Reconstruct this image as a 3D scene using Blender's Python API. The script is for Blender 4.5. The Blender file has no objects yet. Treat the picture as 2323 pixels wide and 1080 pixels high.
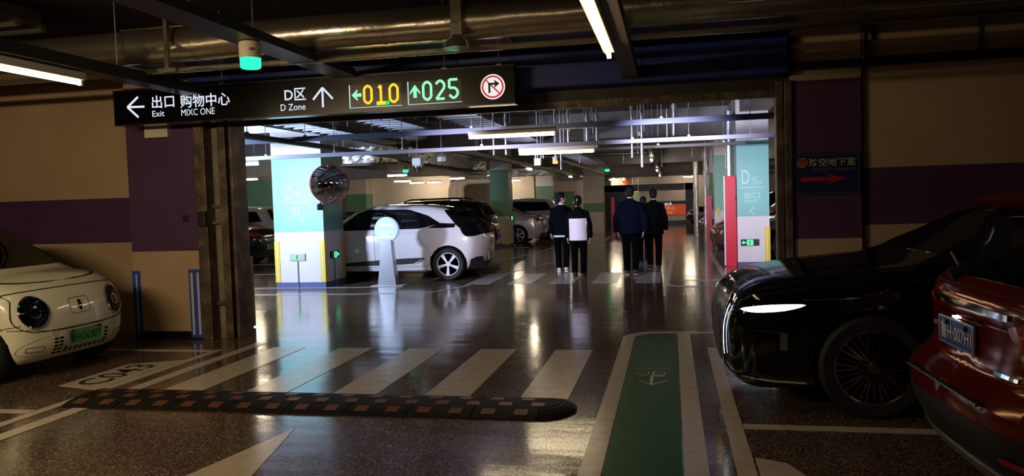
import bpy, bmesh, math, random
import numpy as np
from mathutils import Vector, Matrix
from mathutils.geometry import delaunay_2d_cdt
random.seed(7)
C = bpy.context.scene.collection
PI = math.pi
SC = bpy.context.scene

# ------------------------------------------------------------ camera
CAMH = 1.6
RX, RY, RZ = (0.97923, 0.20039, -0.03095), (0.02046, 0.05422, 0.99832), (0.20174, -0.97821, 0.04900)
FPX = 1750.0
cam_d = bpy.data.cameras.new('camera')
cam = bpy.data.objects.new('camera', cam_d)
C.objects.link(cam)
M = Matrix((RX, RY, RZ)).transposed().to_4x4()
M.translation = Vector((0, 0, CAMH))
cam.matrix_world = M
cam_d.sensor_fit = 'HORIZONTAL'
cam_d.sensor_width = 36.0
cam_d.lens = FPX / 2323 * 36.0
cam_d.clip_start = 0.05
cam_d.clip_end = 300
SC.camera = cam
SC.view_settings.view_transform = 'Standard'
SC.view_settings.look = 'None'
SC.view_settings.gamma = 1
SC.view_settings.use_curve_mapping = False
SC.view_settings.exposure = 0.0
SC.cycles.use_denoising = True
SC.cycles.max_bounces = 7
SC.cycles.diffuse_bounces = 3
SC.cycles.glossy_bounces = 4
SC.cycles.sample_clamp_indirect = 4.0
SC.cycles.caustics_reflective = False
SC.cycles.caustics_refractive = False

# ------------------------------------------------------------ world (below ground: next to no ambient light)
W = bpy.data.worlds.new('world')
SC.world = W
W.use_nodes = True
W.node_tree.nodes['Background'].inputs[0].default_value = (0.9, 0.75, 0.6, 1)
W.node_tree.nodes['Background'].inputs[1].default_value = 0.004

# ------------------------------------------------------------ lights off camera
def area(name, loc, target, w, h, power, col, spread=180):
    d = bpy.data.lights.new(name, 'AREA')
    d.shape = 'RECTANGLE'; d.size = w; d.size_y = h
    d.energy = power; d.color = col; d.spread = math.radians(spread)
    o = bpy.data.objects.new(name, d); C.objects.link(o)
    o.location = loc
    o.rotation_euler = (Vector(target) - Vector(loc)).to_track_quat('-Z', 'Y').to_euler()
    return o
COOL = (0.72, 0.78, 1.0)
WARM = (1.0, 0.72, 0.44)
area('floodlight_behind_left_wall', (-8.6, 10.3, 2.0), (-6.2, 15.0, 2.1), 0.35, 0.3, 300, (0.58, 0.71, 1.0), 150)
area('floodlight_toward_right_column', (-0.6, 9.25, 2.2), (1.75, 17.4, 1.7), 0.4, 0.15, 48, (0.80, 0.78, 1.0), 46)
area('floodlight_toward_walkers', (-3.4, 9.25, 2.3), (-2.2, 16.0, 1.1), 0.4, 0.15, 34, (0.85, 0.78, 1.0), 60)
area('added_fill_behind_camera', (-5.3, 1.5, 2.75), (-5.6, 6.5, 0.8), 2.4, 0.1, 125, (1.0, 0.74, 0.44))  # unseen warm fill, added to brighten the small white car and left side
area('added_fill_behind_camera', (-2.4, -1.5, 2.9), (-2.4, 5.0, 0.0), 2.4, 0.2, 10, (1.0, 0.72, 0.42))  # weaker unseen fill, added to lift the near floor

# ------------------------------------------------------------ helpers
def at(px, py, Y):
    """point on the plane at depth Y seen at a photo pixel (used to measure real positions)"""
    cx, cy, cz = px - 1161.5, -(py - 540.0), -FPX
    d = Vector(RX) * cx + Vector(RY) * cy + Vector(RZ) * cz
    t = Y / d.y
    return Vector((d.x * t, Y, CAMH + d.z * t))

MATS = {}
def mat(name, col, rough=0.5, metal=0.0, noise=None, bump=None, coat=0.0, emit=None, strength=0, spec=0.5):
    if name in MATS: return MATS[name]
    m = bpy.data.materials.new(name); m.use_nodes = True
    nt = m.node_tree; b = nt.nodes['Principled BSDF']
    b.inputs['Base Color'].default_value = (*col, 1)
    b.inputs['Roughness'].default_value = rough
    b.inputs['Metallic'].default_value = metal
    b.inputs['Coat Weight'].default_value = coat
    b.inputs['Coat Roughness'].default_value = 0.03
    b.inputs['Specular IOR Level'].default_value = spec
    if emit:
        b.inputs['Emission Color'].default_value = (*emit, 1)
        b.inputs['Emission Strength'].default_value = strength
    tc = nt.nodes.new('ShaderNodeTexCoord')
    if noise:   # (scale, second colour, contrast position)
        n = nt.nodes.new('ShaderNodeTexNoise'); n.inputs['Scale'].default_value = noise[0]
        n.inputs['Detail'].default_value = 6
        nt.links.new(tc.outputs['Object'], n.inputs['Vector'])
        r = nt.nodes.new('ShaderNodeValToRGB')
        r.color_ramp.elements[0].position = noise[2] if len(noise) > 2 else 0.35
        r.color_ramp.elements[1].position = noise[3] if len(noise) > 3 else 0.7
        r.color_ramp.elements[0].color = (*col, 1); r.color_ramp.elements[1].color = (*noise[1], 1)
        nt.links.new(n.outputs[0], r.inputs[0]); nt.links.new(r.outputs[0], b.inputs['Base Color'])
    if bump:    # (scale, strength)
        n = nt.nodes.new('ShaderNodeTexNoise'); n.inputs['Scale'].default_value = bump[0]; n.inputs['Detail'].default_value = 4
        nt.links.new(tc.outputs['Object'], n.inputs['Vector'])
        u = nt.nodes.new('ShaderNodeBump'); u.inputs['Strength'].default_value = bump[1]; u.inputs['Distance'].default_value = 0.02
        nt.links.new(n.outputs[0], u.inputs['Height']); nt.links.new(u.outputs[0], b.inputs['Normal'])
    MATS[name] = m
    return m

def emis(name, col, s):
    if name in MATS: return MATS[name]
    m = bpy.data.materials.new(name); m.use_nodes = True
    nt = m.node_tree; nt.nodes.clear()
    e = nt.nodes.new('ShaderNodeEmission'); e.inputs[0].default_value = (*col, 1); e.inputs[1].default_value = s
    o = nt.nodes.new('ShaderNodeOutputMaterial'); nt.links.new(e.outputs[0], o.inputs[0])
    MATS[name] = m
    return m

class B:
    def __init__(s): s.v = []; s.f = []; s.m = []
    def add(s, vs, fs, mi=0):
        o = len(s.v); s.v += [tuple(v) for v in vs]; s.f += [tuple(i + o for i in f) for f in fs]; s.m += [mi] * len(fs); return s
    def box(s, x0, x1, y0, y1, z0, z1, mi=0):
        return s.add([(x0, y0, z0), (x1, y0, z0), (x1, y1, z0), (x0, y1, z0), (x0, y0, z1), (x1, y0, z1), (x1, y1, z1), (x0, y1, z1)],
                     [(0, 3, 2, 1), (4, 5, 6, 7), (0, 1, 5, 4), (1, 2, 6, 5), (2, 3, 7, 6), (3, 0, 4, 7)], mi)
    def tube(s, pts, r, n=10, mi=0, caps=True, radii=None):
        pts = [Vector(p) for p in pts]; k = len(pts); vs = []; up = None
        for i, p in enumerate(pts):
            t = (pts[min(i + 1, k - 1)] - pts[max(i - 1, 0)]).normalized()
            if up is None: up = Vector((0, 0, 1)) if abs(t.z) < .9 else Vector((1, 0, 0))
            a = t.cross(up).normalized(); b2 = a.cross(t).normalized(); up = b2
            rr = radii[i] if radii else r
            for j in range(n):
                an = 2 * PI * j / n
                vs.append(p + a * math.cos(an) * rr + b2 * math.sin(an) * rr)
        fs = [(i * n + j, i * n + (j + 1) % n, (i + 1) * n + (j + 1) % n, (i + 1) * n + j) for i in range(k - 1) for j in range(n)]
        if caps: fs += [tuple(reversed(range(n))), tuple(range((k - 1) * n, k * n))]
        return s.add(vs, fs, mi)
    def lathe(s, prof, n=32, mi=0, axis='z', c=(0, 0, 0)):
        vs = []; k = len(prof)
        for (r, h) in prof:
            for j in range(n):
                a = 2 * PI * j / n; u, w = r * math.cos(a), r * math.sin(a)
                vs.append({'z': (c[0] + u, c[1] + w, c[2] + h), 'y': (c[0] + u, c[1] + h, c[2] + w), 'x': (c[0] + h, c[1] + u, c[2] + w)}[axis])
        fs = [(i * n + j, i * n + (j + 1) % n, (i + 1) * n + (j + 1) % n, (i + 1) * n + j) for i in range(k - 1) for j in range(n)]
        if prof[0][0] > 1e-6: fs.append(tuple(reversed(range(n))))
        if prof[-1][0] > 1e-6: fs.append(tuple(range((k - 1) * n, k * n)))
        return s.add(vs, fs, mi)
    def prism(s, pts, axis, a, b2, mi=0):
        """extrude polygon pts (2-D) along axis between a and b2"""
        n = len(pts)
        def P(u, w, t): return {'z': (u, w, t), 'y': (u, t, w), 'x': (t, u, w)}[axis]
        vs = [P(u, w, a) for u, w in pts] + [P(u, w, b2) for u, w in pts]
        fs = [tuple(range(n)), tuple(reversed(range(n, 2 * n)))] + [(i, n + i, n + (i + 1) % n, (i + 1) % n) for i in range(n)]
        return s.add(vs, fs, mi)

def link(name, me, mats, parent=None):
    o = bpy.data.objects.new(name, me); C.objects.link(o)
    for m in (mats if isinstance(mats, (list, tuple)) else [mats]): me.materials.append(m)
    if parent: o.parent = parent
    return o

def build(name, b, mats, parent=None, smooth=False, angle=35, bevel=0, seg=2, recalc=True):
    bm = bmesh.new()
    vs = [bm.verts.new(v) for v in b.v]
    for f, mi in zip(b.f, b.m):
        try:
            fc = bm.faces.new([vs[i] for i in f]); fc.material_index = mi; fc.smooth = smooth
        except ValueError: pass
    if recalc: bmesh.ops.recalc_face_normals(bm, faces=bm.faces)
    if bevel:
        es = [e for e in bm.edges if len(e.link_faces) == 2 and e.calc_face_angle(0) > 0.6]
        bmesh.ops.bevel(bm, geom=es, offset=bevel, segments=seg, affect='EDGES', profile=0.6)
    me = bpy.data.meshes.new(name); bm.to_mesh(me); bm.free()
    if smooth: me.set_sharp_from_angle(angle=math.radians(angle))
    return link(name, me, mats, parent)

def tag(o, label=None, cat=None, group=None, kind=None):
    if label: o['label'] = label
    if cat: o['category'] = cat
    if group: o['group'] = group
    if kind: o['kind'] = kind
    return o
def thing(name, label, cat, loc=(0, 0, 0), rz=0, group=None):
    o = bpy.data.objects.new(name, None); o.empty_display_size = 0.1; C.objects.link(o)
    o.location = loc; o.rotation_euler = (0, 0, rz)
    return tag(o, label, cat, group)
def rel(o, parent):
    """parent keeping world place (parent has translation / z-rotation only)"""
    pm = Matrix.Translation(parent.location) @ parent.rotation_euler.to_matrix().to_4x4()
    o.parent = parent; o.matrix_parent_inverse = pm.inverted(); return o
def copy_tree(o, parent=None):
    c = o.copy(); C.objects.link(c)
    if parent: c.parent = parent
    for ch in [q for q in o.children]: copy_tree(ch, c)
    return c

_fc = {}
def text_mesh(s, shear=0, offset=0.0):
    cu = bpy.data.curves.new('t', 'FONT'); cu.body = s; cu.size = 1; cu.offset = offset; cu.extrude = 0; cu.resolution_u = 3
    ob = bpy.data.objects.new('t', cu); C.objects.link(ob)
    dg = bpy.context.evaluated_depsgraph_get()
    me = bpy.data.meshes.new_from_object(ob.evaluated_get(dg))
    bpy.data.objects.remove(ob); bpy.data.curves.remove(cu)
    me.materials.clear()
    return me
def text(name, s, m, org, ux, uy, w, h, parent=None, offset=0.0, thick=0.003):
    """lettering fitted to a w x h box: org = lower-left corner, ux / uy = unit directions"""
    me = text_mesh(s, offset=offset); me.name = name
    n = len(me.vertices); co = np.empty(n * 3); me.vertices.foreach_get('co', co); co = co.reshape(-1, 3)
    lo, hi = co.min(0), co.max(0)
    org, ux, uy = Vector(org), Vector(ux), Vector(uy); nz = ux.cross(uy)
    a = (co[:, 0] - lo[0]) / (hi[0] - lo[0]) * w; b_ = (co[:, 1] - lo[1]) / (hi[1] - lo[1]) * h
    out = np.array(org)[None] + a[:, None] * np.array(ux) + b_[:, None] * np.array(uy) + np.array(nz)[None] * thick
    me.vertices.foreach_set('co', out.ravel()); me.update()
    o = link(name, me, m)
    if parent: rel(o, parent)
    return o

# ------------------------------------------------------------ materials
def floor_material():
    m = bpy.data.materials.new('polished_aggregate_floor'); m.use_nodes = True
    nt = m.node_tree; b = nt.nodes['Principled BSDF']; N = nt.nodes.new; L = nt.links.new
    tc = N('ShaderNodeTexCoord')
    v = N('ShaderNodeTexVoronoi'); v.inputs['Scale'].default_value = 105
    L(tc.outputs['Object'], v.inputs['Vector'])
    r = N('ShaderNodeValToRGB'); e = r.color_ramp.elements
    e[0].position = 0.0; e[0].color = (0.018, 0.012, 0.009, 1); e[1].position = 1.0; e[1].color = (0.62, 0.46, 0.33, 1)
    k = e.new(0.55); k.color = (0.095, 0.064, 0.047, 1); k = e.new(0.8); k.color = (0.25, 0.175, 0.128, 1)
    L(v.outputs['Color'], r.inputs[0])
    n2 = N('ShaderNodeTexNoise'); n2.inputs['Scale'].default_value = 0.7; n2.inputs['Detail'].default_value = 5
    L(tc.outputs['Object'], n2.inputs['Vector'])
    mr = N('ShaderNodeMapRange'); mr.inputs['From Min'].default_value = 0.35; mr.inputs['From Max'].default_value = 0.7
    mr.inputs['To Min'].default_value = 0.10; mr.inputs['To Max'].default_value = 0.17
    L(n2.outputs[0], mr.inputs[0]); L(mr.outputs[0], b.inputs['Roughness'])
    L(r.outputs[0], b.inputs['Base Color'])
    bn = N('ShaderNodeTexNoise'); bn.inputs['Scale'].default_value = 1.3; bn.inputs['Detail'].default_value = 2
    mp = N('ShaderNodeMapping'); mp.inputs['Scale'].default_value = (0.8, 2.6, 1)
    L(tc.outputs['Object'], mp.inputs[0]); L(mp.outputs[0], bn.inputs['Vector'])
    bu = N('ShaderNodeBump'); bu.inputs['Strength'].default_value = 0.10; bu.inputs['Distance'].default_value = 0.03
    L(bn.outputs[0], bu.inputs['Height'])
    bv = N('ShaderNodeBump'); bv.inputs['Strength'].default_value = 0.05; bv.inputs['Distance'].default_value = 0.002
    L(v.outputs['Distance'], bv.inputs['Height']); L(bu.outputs[0], bv.inputs['Normal']); L(bv.outputs[0], b.inputs['Normal'])
    b.inputs['Specular IOR Level'].default_value = 0.62
    return m
M_floor = floor_material()
def paint_material(name, col, col2):
    m = mat(name, col, 0.22, noise=(9, col2, 0.4, 0.75), bump=(2.0, 0.05), spec=0.6); return m
M_line = paint_material('white_floor_paint', (0.64, 0.55, 0.43), (0.52, 0.45, 0.35))
M_line2 = paint_material('thin_white_floor_paint', (0.42, 0.40, 0.38), (0.33, 0.31, 0.30))
M_green_floor = mat('green_floor_paint', (0.012, 0.12, 0.025), 0.42, noise=(9, (0.010, 0.085, 0.020), 0.4, 0.75), bump=(2.0, 0.05), spec=0.12)
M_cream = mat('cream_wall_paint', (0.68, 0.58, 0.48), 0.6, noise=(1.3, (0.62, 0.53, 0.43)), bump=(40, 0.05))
M_cream_dim = mat('cream_wall_paint_dimmed', (0.50, 0.36, 0.22), 0.6, noise=(1.3, (0.44, 0.31, 0.19)), bump=(40, 0.05))  # hall cream darkened and warmed to carry the dim warm light here
M_white = mat('white_column_paint', (0.70, 0.66, 0.66), 0.45, noise=(2, (0.66, 0.62, 0.62)))
M_purple = mat('purple_wall_paint', (0.085, 0.035, 0.105), 0.5, noise=(1.6, (0.075, 0.03, 0.09)))
M_green = mat('pale_green_column_paint', (0.24, 0.50, 0.36), 0.45, noise=(2, (0.22, 0.46, 0.33)))
M_dgreen = mat('green_column_paint', (0.13, 0.30, 0.17), 0.5, noise=(2, (0.12, 0.27, 0.15)))
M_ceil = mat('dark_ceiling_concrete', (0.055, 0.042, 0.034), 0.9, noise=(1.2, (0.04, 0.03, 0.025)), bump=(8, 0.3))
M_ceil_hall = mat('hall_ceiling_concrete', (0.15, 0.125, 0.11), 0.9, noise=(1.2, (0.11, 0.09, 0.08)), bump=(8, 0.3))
M_beam = mat('grey_beam_concrete', (0.30, 0.27, 0.26), 0.8, noise=(3, (0.24, 0.21, 0.20)), bump=(25, 0.3))
M_skirt = mat('blue_grey_skirting', (0.10, 0.13, 0.28), 0.3)
M_dark = mat('black_metal', (0.012, 0.011, 0.011), 0.35, 0.3)
M_steel = mat('galvanised_steel', (0.52, 0.53, 0.56), 0.34, 0.85, noise=(14, (0.42, 0.43, 0.46)))
M_tray = mat('blue_grey_powder_coat', (0.10, 0.125, 0.21), 0.5, 0.1)
M_traydark = mat('dark_trunking', (0.050, 0.045, 0.045), 0.4, 0.5)
M_chrome = mat('chrome', (0.85, 0.85, 0.86), 0.08, 1.0)
M_duct = mat('foil_duct', (0.56, 0.50, 0.42), 0.24, 0.9, bump=(5, 0.35))
M_foil = mat('wrinkled_foil', (0.80, 0.78, 0.76), 0.42, 0.8, bump=(9, 1.0))
M_shutter = mat('dark_blue_shutter_box', (0.018, 0.035, 0.24), 0.45, noise=(2, (0.015, 0.028, 0.19)))
M_rail = mat('weathered_guide_rail', (0.10, 0.075, 0.055), 0.5, 0.6, noise=(5, (0.28, 0.22, 0.16), 0.45, 0.8), bump=(30, 0.3))
M_yellow = mat('yellow_guard', (0.78, 0.58, 0.03), 0.4)
M_pale = mat('pale_reflective_strip', (0.80, 0.74, 0.62), 0.35)
M_blue = mat('blue_guard', (0.03, 0.09, 0.50), 0.4)
M_red = mat('red_cabinet_paint', (0.62, 0.012, 0.03), 0.35)
M_rubber = mat('black_rubber', (0.012, 0.009, 0.008), 0.65, bump=(120, 0.4), spec=.2)
M_amber = mat('amber_reflector', (0.15, 0.055, 0.025), 0.5)
M_tyre = mat('tyre_rubber', (0.010, 0.010, 0.011), 0.7)
def glossmix(name, col, gcol, rough, f0, f1):
    m = bpy.data.materials.new(name); m.use_nodes = True; nt = m.node_tree; nt.nodes.clear(); N = nt.nodes.new; L = nt.links.new
    d = N('ShaderNodeBsdfDiffuse'); d.inputs[0].default_value = (*col, 1)
    g = N('ShaderNodeBsdfGlossy'); g.inputs[0].default_value = (*gcol, 1); g.inputs['Roughness'].default_value = rough
    w = N('ShaderNodeLayerWeight'); w.inputs[0].default_value = .35
    r = N('ShaderNodeMapRange'); r.inputs['To Min'].default_value = f0; r.inputs['To Max'].default_value = f1
    x = N('ShaderNodeMixShader'); o = N('ShaderNodeOutputMaterial')
    L(w.outputs['Facing'], r.inputs[0]); L(r.outputs[0], x.inputs[0]); L(d.outputs[0], x.inputs[1]); L(g.outputs[0], x.inputs[2]); L(x.outputs[0], o.inputs[0])
    return m
M_glass = glossmix('dark_car_glass', (0.003, 0.003, 0.004), (1, 1, 1), 0.04, .03, .16)
M_seam = mat('panel_gap', (0.004, 0.004, 0.004), 0.8)
M_plastic = mat('black_plastic', (0.012, 0.012, 0.013), 0.45)
M_cream_plastic = mat('cream_plastic', (0.72, 0.66, 0.48), 0.4)
M_signblack = mat('sign_box_black', (0.004, 0.0035, 0.003), 0.2, spec=.55)
M_glyph = mat('column_lettering', (0.50, 0.66, 0.60), 0.4)
E_tube = emis('tube_light', (1.0, 0.80, 0.50), 32)
E_tube_near = emis('tube_light_near', (1.0, 0.76, 0.42), 14)
E_tube_far = emis('tube_light_far', (1.0, 0.83, 0.58), 105)
E_letter = emis('backlit_lettering', (0.80, 0.85, 1.0), 0.95)
E_amber = emis('amber_led', (1.0, 0.50, 0.02), 1.6)
E_green = emis('green_led', (0.10, 1.0, 0.32), 1.7)
E_greenw = emis('pale_green_led', (0.25, 1.0, 0.48), 1.4)
E_beacon = emis('green_beacon', (0.02, 1.0, 0.38), 1.8)
E_orange = emis('orange_beacon', (1.0, 0.35, 0.05), 2.5)
E_red = emis('red_beacon', (1.0, 0.05, 0.02), 1.6)
E_white = emis('white_led', (0.86, 0.93, 1.0), 9)
E_panel = emis('lit_face', (0.62, 0.74, 0.95), 0.62)

# ============================================================ SETTING
def struct(name, b, m, parent=None, **k):
    o = build(name, b, m, parent, **k)
    if not parent: o['kind'] = 'structure'
    return o
CEIL = 3.85
floor = struct('floor', B().box(-40, 16, -6, 48, -0.3, 0), M_floor)
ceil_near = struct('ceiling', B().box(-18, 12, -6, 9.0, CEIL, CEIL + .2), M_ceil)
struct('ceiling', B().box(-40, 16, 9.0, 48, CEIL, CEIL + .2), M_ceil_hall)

def banded(name, x0, x1, y0, y1, bands, label=None):
    """a wall or column: bands = [(z_top, material), ...] from the floor up"""
    b = B(); z = 0; mats = []
    for zt, m in bands:
        if m not in mats: mats.append(m)
        b.box(x0, x1, y0, y1, z, zt, mats.index(m)); z = zt
    o = struct(name, b, mats)
    if label: o['label'] = label
    return o
NW = [(1.20, M_cream_dim), (1.79, M_purple), (CEIL, M_cream_dim)]
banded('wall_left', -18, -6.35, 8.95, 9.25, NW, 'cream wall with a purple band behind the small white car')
banded('wall_right', 1.9, 12, 8.6, 9.1, [(1.23, M_cream_dim), (1.82, M_purple), (CEIL, M_cream_dim)], 'cream wall with a purple band behind the black sedan')
banded('wall_right', 1.25, 1.93, 8.5, 9.1, [(1.10, M_cream_dim), (2.74, M_purple), (CEIL, M_cream_dim)], 'purple pier right of the shutter opening')
banded('wall_left', -6.62, -5.62, 8.5, 9.25, [(0.10, M_dark), (1.10, M_cream_dim), (2.68, M_purple), (CEIL, M_cream_dim)], 'purple and cream pier left of the shutter opening')
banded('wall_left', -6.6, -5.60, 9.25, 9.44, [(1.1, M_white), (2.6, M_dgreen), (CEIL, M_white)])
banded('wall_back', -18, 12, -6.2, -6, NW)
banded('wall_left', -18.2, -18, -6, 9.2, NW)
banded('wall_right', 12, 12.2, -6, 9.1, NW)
banded('wall_far', -40, 16, 46.5, 46.8, [(CEIL, M_cream)])
banded('wall_left', -40.2, -40, 9, 46.6, [(CEIL, M_cream)])
banded('wall_right', 9.0, 9.2, 9.1, 46.6, [(CEIL, M_cream)])
banded('wall_far', -15.2, -10.4, 36, 36.3, [(CEIL, M_cream)], 'cream wall beyond the parked cars')
banded('wall_far', -9.2, -6.9, 39.5, 39.8, [(CEIL, M_cream)])
banded('wall_far', -3.2, 2.2, 43.2, 43.5, [(CEIL, M_cream)], 'cream wall under the red banner at the end of the aisle')
struct('baseboard_far', B().box(-3.2, 2.2, 43.14, 43.2, 0, 0.22), M_dark)
# lintel over the shutter opening and the blue shutter housing
struct('trim_1', B().box(-5.75, 1.25, 8.62, 9.0, 2.66, 2.80).box(-5.75, 1.25, 8.85, 9.0, 2.80, CEIL), mat('lintel_paint', (0.035, 0.028, 0.024), 0.5))
sh = struct('trim_2', B().box(-5.6, 1.2, 8.30, 8.80, 2.80, 3.18), M_shutter, bevel=.02)
for k, z in enumerate((2.93, 3.06)):
    struct('housing_rib', B().box(-5.6, 1.2, 8.29, 8.31, z, z + .012), M_shutter, sh)
struct('shutter_edge', B().box(-5.5, 1.18, 8.60, 8.66, 2.60, 2.68), M_rail, sh)
# guide rails
def guide_rail(name, xs, label):
    t = thing(name, label, 'shutter rail', (xs[0][0], 8.6, 0))
    for (x0, x1, y0, y1) in xs:
        rel(build('rail', B().box(x0, x1, y0, y1, 0, 2.75), M_rail, bevel=.006), t)
    return t
g = guide_rail('shutter_guide_rail', ((-5.66, -5.52, 8.45, 8.62), (-5.40, -5.30, 8.55, 8.68), (-5.27, -5.23, 8.58, 8.9)), 'weathered brown steel shutter rail beside the purple pier at left')
rel(build('rail_panel', B().box(-5.52, -5.40, 8.62, 8.66, 0, 2.7), mat('pale_rail_back', (0.30, 0.26, 0.20), 0.6, noise=(5, (0.18, 0.15, 0.11)))), g)
for z in (0.42, 1.42, 1.62):
    rel(build('bracket', B().box(-5.52, -5.40, 8.56, 8.62, z, z + .035), M_rail), g)
rel(build('switch_box', B().box(-5.62, -5.52, 8.40, 8.46, 1.40, 1.58), M_plastic, bevel=.008), g)
g = guide_rail('shutter_guide_rail', ((1.10, 1.17, 8.5, 8.66), (1.18, 1.25, 8.44, 8.66)), 'weathered brown steel shutter rail beside the blue shelter sign')
# columns
def column(x0, x1, y0, y1, gz, gm, label, skirt=True, low=M_white, up=M_white):
    bands = ([(0.10, M_skirt)] if skirt else []) + [(gz[0], low), (gz[1], gm), (CEIL, up)]
    return banded('column', x0, x1, y0, y1, bands, label)
column(-7.74, -6.68, 14.1, 15.04, (1.10, 2.62), mat('aqua_column_paint', (0.20, 0.48, 0.42), 0.45), 'square column with an aqua band and zone lettering, left of the white hatchback')
column(1.42, 2.09, 17.4, 18.5, (1.09, 2.73), mat('aqua_column_paint', (0.2, 0.5, 0.4), 0.45), 'square column with an aqua band beside the red cabinet')
column(-6.08, -5.44, 26.0, 26.7, (1.05, 2.66), M_dgreen, 'green banded column right of the white hatchback')
column(-6.55, -5.75, 38.0, 38.7, (1.0, 2.25), M_dgreen, 'green banded column behind the first pair of walkers', up=M_white)
column(-6.62, -5.35, 44.0, 44.4, (1.0, 2.0), M_dgreen, 'wide green banded pier far behind the walkers', up=M_cream, low=M_cream)
column(-5.35, -4.3, 44.2, 44.6, (0.1, 0.12), M_cream, 'cream pier far behind the walkers', up=M_cream, low=M_cream)
column(-3.85, -2.95, 35.0, 35.6, (0.95, 1.35), M_dgreen, 'cream column with a thin green band, behind the walkers', up=M_cream, low=M_cream, skirt=False)
column(1.27, 1.85, 23.3, 24.0, (1.1, 2.72), M_green, 'second aqua column along the right of the aisle')
column(1.30, 1.9, 26.4, 27.1, (1.1, 2.3), M_dgreen, 'third column along the right of the aisle')
column(-14.9, -13.9, 34.0, 34.8, (1.1, 2.1), M_dgreen, 'green banded column by the far cream wall', up=M_cream, low=M_cream)
column(-16.0, -14.4, 27.0, 27.8, (1.1, 2.66), M_green, 'wide green column behind the boxy pale car')
# concrete beams under the slab
for i, (x0, x1, y0, y1, z0) in enumerate(((-20, -8.4, 29.2, 30.0, 2.66), (-20, 9, 20.6, 21.3, 3.05), (-8.4, 9, 30.0, 30.6, 2.85), (-20, 9, 40, 40.7, 2.6), (-8.3, -7.6, 9.2, 46, 3.35), (1.5, 2.1, 9.2, 46, 3.35))):
    struct('trim_%d' % (10 + i), B().box(x0, x1, y0, y1, z0, CEIL), M_beam)
for i, y in enumerate((1.0, 4.2)):
    struct('trim_%d' % (20 + i), B().box(-18, 12, y, y + .5, 3.4, CEIL), M_ceil)

# ============================================================ FLOOR MARKINGS (thin paint films)
def ribbon(b, pts, w, z=0.003):
    """flat painted line of width w through pts"""
    pts = [Vector((p[0], p[1])) for p in pts]; L_, R_ = [], []
    for i, p in enumerate(pts):
        d = (pts[min(i + 1, len(pts) - 1)] - pts[max(i - 1, 0)]).normalized(); n = Vector((-d.y, d.x)) * w / 2
        L_.append(p + n); R_.append(p - n)
    for i in range(len(pts) - 1):
        q = [L_[i], R_[i], R_[i + 1], L_[i + 1]]
        b.add([(v.x, v.y, 0.0005) for v in q] + [(v.x, v.y, z) for v in q],
              [(4, 5, 6, 7), (0, 3, 2, 1), (0, 1, 5, 4), (2, 3, 7, 6), (1, 2, 6, 5), (3, 0, 4, 7)])
    return b
def arc(cx, cy, r, a0, a1, n=8):
    return [(cx + r * math.cos(math.radians(a0 + (a1 - a0) * i / n)), cy + r * math.sin(math.radians(a0 + (a1 - a0) * i / n))) for i in range(n + 1)]
zc = thing('zebra_crossing', 'cream striped pedestrian crossing just beyond the rubber speed hump', 'crosswalk', (-2.7, 7.0, 0))
for i in range(5):
    x = -4.48 + .815 * i
    rel(build('stripe', B().box(x, x + .39, 6.05, 8.03, 0.0005, 0.003), M_line), zc)
zc = thing('zebra_crossing', 'striped pedestrian crossing that the walkers are stepping over', 'crosswalk', (-2.0, 15.4, 0))
for i in range(5):
    x = -3.90 + .81 * i
    rel(build('stripe', B().box(x, x + .46, 14.38, 16.38, 0.0005, 0.003), M_line2), zc)
_lz = [0]
def line(pts, w, label, m=M_line, name='painted_line', cat='road marking'):
    _lz[0] += 1
    return tag(build(name, ribbon(B(), pts, w, .0034 + .00025 * _lz[0]), m), label, cat)
line([(-4.78, 2.5), (-4.78, 8.3)], .14, 'outer painted line running past the small white car beside the aisle')
line([(-5.06, 2.5), (-5.06, 7.85)], .10, 'inner painted line at the open end of the white car bay')
line([(-9, 5.28), (-5.12, 5.28)], .09, 'painted bay line on the near side of the small white car')
line([(-9, 7.80), (-5.12, 7.80)], .09, 'painted bay line in front of the purple pier')
# bay number plate C043
bn = tag(build('bay_number_panel', B().prism([(-5.62, 6.12), (-5.12, 6.0), (-5.12, 7.3), (-5.62, 7.05)], 'z', 0.0005, 0.0035), M_line), 'painted panel with the number C043 before the small white car', 'road marking')
text('lettering', 'C043', M_plastic, (-5.24, 6.17, 0.004), (0, 1, 0), (-1, 0, 0), .86, .30, bn, offset=.01, thick=.001)
# walkway
gw = tag(build('green_walkway', B().box(-.42, .04, 2.6, 9.10, 0.0005, 0.003), M_green_floor), 'narrow green painted walkway between two white lines', 'road marking')
line([(-.49, 2.6), (-.49, 8.75)] + arc(-.13, 8.75, .36, 180, 90)[1:] + [(.56, 9.11)], .13, 'white line down the left of the green walkway, curving over its end')
line([(.12, 2.6), (.12, 9.06)], .14, 'white line down the right of the green walkway')
line([(.40, 4.2), (.40, 8.2)], .11, 'white line passing under the nose of the black sedan')
line([(.46, 5.42), (4.2, 5.42)], .10, 'white bay line between the black sedan and the red car')
tag(build('bay_number_panel', B().prism([(.47, 4.0), (.95, 3.9), (.64, 4.70), (.47, 4.78)], 'z', 0.0005, 0.0035), M_line), 'white painted panel at the corner of the red car bay', 'road marking')
wk = M_line
for cx in (-.27, -.13):     # two worn boxy marks and the faint row of specks above them
    b = ribbon(B(), [(cx - .05, 6.93), (cx + .05, 6.93), (cx + .05, 7.05), (cx - .05, 7.05), (cx - .05, 6.93)], .014, .0042); ribbon(b, [(cx - .04, 6.88), (cx + .04, 6.88)], .02, .0042)
    rel(build('worn_mark', b, M_line2), gw)
rel(build('worn_row', ribbon(B(), [(-.34, 7.16), (-.02, 7.16)], .025, .0042), mat('faded_green_paint', (.16, .24, .15), .4)), gw)
b = ribbon(B(), [(-.30, 6.72), (-.19, 6.56), (-.05, 6.72)], .02, .0042); ribbon(b, [(-.19, 6.9), (-.19, 6.58)], .02, .0042)
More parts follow.
